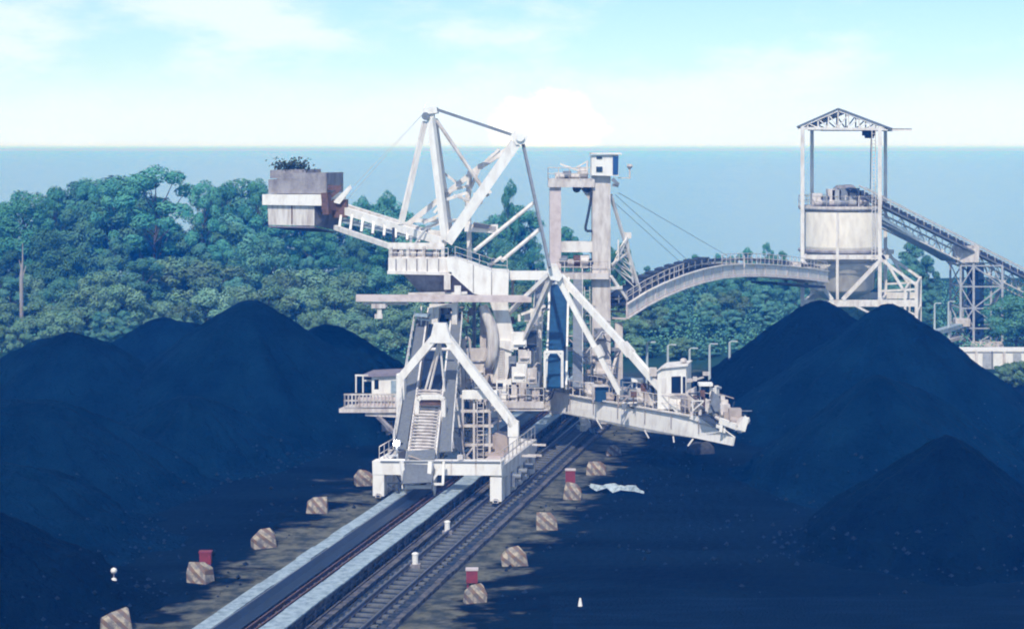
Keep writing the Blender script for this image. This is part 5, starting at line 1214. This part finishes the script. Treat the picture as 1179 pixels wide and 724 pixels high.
part('boom_machine', M['white2'], st, lambda b: (b.prism([P(789, 478, 126), P(790, 451, 126), P(799, 447, 126), P(801, 478, 126)], Vector((.3, 1.2, 0))), b.beam(P(798, 479, 125.6), P(798, 455, 125.6), .3)))
part('boom_trunking', M['galv'], st, lambda b: b.path([P(733, 466, 130.5), P(745, 470, 130.2), P(760, 471, 128.8), P(768, 466, 128.4)], .22, 10))
for i in range(26):
    k = .04 + i * .036; s = rg.uniform(.25, 1.3); h = rg.uniform(.5, 1.25); w = rg.uniform(.3, .7); q = bline(k, .72, s)
    if .58 < k < .72: continue
    part('machinery', M[rg.choice(['white2', 'white2', 'stain', 'grey', 'conc', 'tan'])], st, lambda b: (b.box(q + Z * h / 2, (w, .7, h)), b.tube(q + Vector((-w * .5, -.4, h * .35)), q + Vector((w * .5, -.4, h * .35)), h * .18, 8)))
part('pipe_rack', M['white2'], st, lambda b: (b.path([P(797, 469, 125), P(803, 467, 124.5), P(815, 468, 124), P(821, 471, 123.6), P(824, 479, 123.2), P(830, 483, 123)], .17, 10), b.path([P(797, 478, 125), P(797, 462, 125)], .15, 8), b.path([P(806, 480, 124), P(806, 471, 124)], .13, 8)))
part('head_guard', M['grey'], st, lambda b: (b.prism([P(816, 475, 123), P(822, 452, 123), P(828, 456, 123), P(834, 474, 123)], Vector((0, 1.4, 0)))))
part('head_plate', M['dark'], st, lambda b: b.prism([P(806, 481, 122.6), P(817, 480, 122.6), P(830, 490, 122), P(828, 496, 122)], Vector((0, 1.6, 0))))
part('head_lamp', M['white2'], st, lambda b: (b.box(P(834, 463, 123), (.5, .4, .35)), b.box(P(832, 458, 123.2), (.3, .3, .3)), b.beam(P(829, 470, 123), P(833, 460, 123), .1)))
part('head_drum', M['white2'], st, lambda b: (b.tube(P(854, 487, 120.2), P(855, 485, 121.8), .36, 18),))
part('head_frame', WW, st, lambda b: (b.beam(P(829, 484, 121.5), P(856, 494, 120.2), .22, .42), b.beam(P(831, 484, 123.4), P(858, 490, 122.6), .22, .42), b.beam(P(851, 496, 120.4), P(861, 482, 121.6), .3), b.prism([P(848, 494, 120.1), P(858, 478, 120.1), P(862, 482, 120.1), P(858, 497, 120.1)], Vector((0, .14, 0))), b.beam(P(830, 497, 121.4), P(831, 484, 121.4), .22), b.beam(P(834, 498, 121.4), P(835, 485, 121.4), .16)))
part('head_motor', M['tan'], st, lambda b: (b.box(P(846, 477, 121.5), (.85, .8, .85)), b.box(P(838, 480, 121.8), (.6, .6, .7)), b.tube(P(840, 483, 121), P(850, 485, 121), .25, 12)))
# pipes, trays, brackets and ladders crowding the middle of the machine
rg = random.Random(64)
def gear(parent, x0, x1, y0, y1, Y0, Y1, n, names=('pipe', 'cable_tray', 'bracket', 'junction_box', 'hose')):
    for i in range(n):
        px, py, Y = rg.uniform(x0, x1), rg.uniform(y0, y1), rg.uniform(Y0, Y1); c = P(px, py, Y); k = rg.choice(names); m = M[rg.choice(['white', 'white2', 'white2', 'grey', 'trestle', 'conc', 'rust', 'dark', 'tan'])]
        L = rg.uniform(.8, 2.6)
        if k == 'pipe':
            d = rg.choice([Z, Z, Vector((1, 0, 0)), Vector((.6, 0, .8))]); e = c + d * L; part(k, m, parent, lambda b: sweep(b, [c, c.lerp(e, .5), e, e + Vector((.1, .12, -.06)), e + Vector((.22, .3, -.1))], rg.uniform(.04, .10), 7))
        elif k == 'cable_tray':
            d = rg.choice([Z, Vector((1, 0, 0)), Vector((.8, 0, -.25))]); part(k, m, parent, lambda b: (b.beam(c, c + d * L, .22, .05), [b.beam(c + d * L * t - Vector((0, .05, 0)), c + d * L * (t + .03) - Vector((0, .05, 0)), .26, .06) for t in (.1, .35, .6, .85)]))
        elif k == 'bracket':
            d = rg.choice([1, -1]); part(k, m, parent, lambda b: (b.beam(c, c + Vector((d * .8, 0, 0)), .09), b.beam(c - Z * .7, c + Vector((d * .75, 0, -.04)), .08), b.beam(c + Z * .1, c - Z * .8, .1)))
        elif k == 'junction_box':
            w, h = rg.uniform(.25, .6), rg.uniform(.3, .8); part(k, m, parent, lambda b: (b.box(c, (w, .3, h)), b.box(c - Vector((0, .16, 0)), (w * .8, .03, h * .85)), b.tube(c - Z * h * .5, c - Z * (h * .5 + .5), .035, 6)))
        else:
            part(k, M['dark'], parent, lambda b: sweep(b, [c, c + Vector((.25, 0, -.5)), c + Vector((.6, 0, -.62)), c + Vector((.95, 0, -.35)), c + Vector((1.1, 0, .1))], .05, 6))
gear(st, 520, 556, 345, 452, 138, 143, 22)
gear(st, 588, 624, 350, 460, 137, 142, 22)
gear(st, 655, 700, 380, 462, 141, 146, 22)
gear(st, 448, 512, 284, 296, 137.5, 140, 10)
gear(tp, 520, 570, 445, 526, 127, 129, 18)
gear(tp, 446, 470, 520, 560, 118, 124, 10)
gear(st, 705, 756, 440, 470, 128.6, 131, 16)
gear(st, 792, 832, 450, 480, 122.5, 125, 16)
gear(tp, 497, 526, 345, 372, 136.5, 138, 10)
def ladder(parent, a, c, w=.45):
    a = Vector(a); c = Vector(c); part('ladder', M['white2'], parent, lambda b: ([b.beam(a + Vector((s * w / 2, 0, 0)), c + Vector((s * w / 2, 0, 0)), .06) for s in (-1, 1)], [b.beam(a.lerp(c, (i + .5) / 14) - Vector((w / 2, 0, 0)), a.lerp(c, (i + .5) / 14) + Vector((w / 2, 0, 0)), .04) for i in range(14)]))
ladder(st, P(528, 452, 139), P(528, 350, 139)); ladder(st, P(615, 452, 138), P(615, 370, 138)); ladder(st, P(678, 462, 147), P(676, 330, 147)); ladder(st, Q(577, 440, -2.6), Q(577, 400, -2.6)); ladder(tp, PV(553, 530, VF - .2), PV(553, 456, VF - .2))
# flange plates and seams on the big white members
for px, py, Y, w, h in ((470, 537, 0, .12, .98), (520, 537.5, 0, .12, .98), (548, 538, 0, .12, .98)):
    part('flange', M['white2'], tp, lambda b: b.box(PV(px, py, -.40), (w, .12, h), (CRS, DIR, Z)))
part('beam_pipe', M['grey'], tp, lambda b: (b.tube(PV(438, 531, -.5), PV(576, 532, -.5), .06, 7)))
part('beam_lamp', M['white2'], tp, lambda b: b.box(PV(530, 526, -.2), (.35, .3, .3), (CRS, DIR, Z)))
handrail(tp, [T(uL, -.2, ztp + .42), T(uL, 6.5, ztp + .42)], M['white2'], 1.0, 1.2, .03)
handrail(tp, [T(uR + .3, -.2, ztp + .42), T(uR + .3, 10.8, ztp + .42)], M['white2'], 1.0, 1.2, .03)
handrail(st, [Q(524, 297, -2.9), Q(566, 311, -2.9), Q(584, 312.5, -2.9)], M['white2'], .9, 1.2, .025)
part('arm_seam', M['conc'], st, lambda b: (b.beam(Q(545, 305, -2.83), Q(545, 337, -2.83), .06, .05), b.beam(Q(566, 313, -2.83), Q(566, 340, -2.83), .06, .05)))
part('stain_streak', M['rust'], st, lambda b: b.beam(K(336, 237, -.14), K(336, 258, -.14), .10, .03))
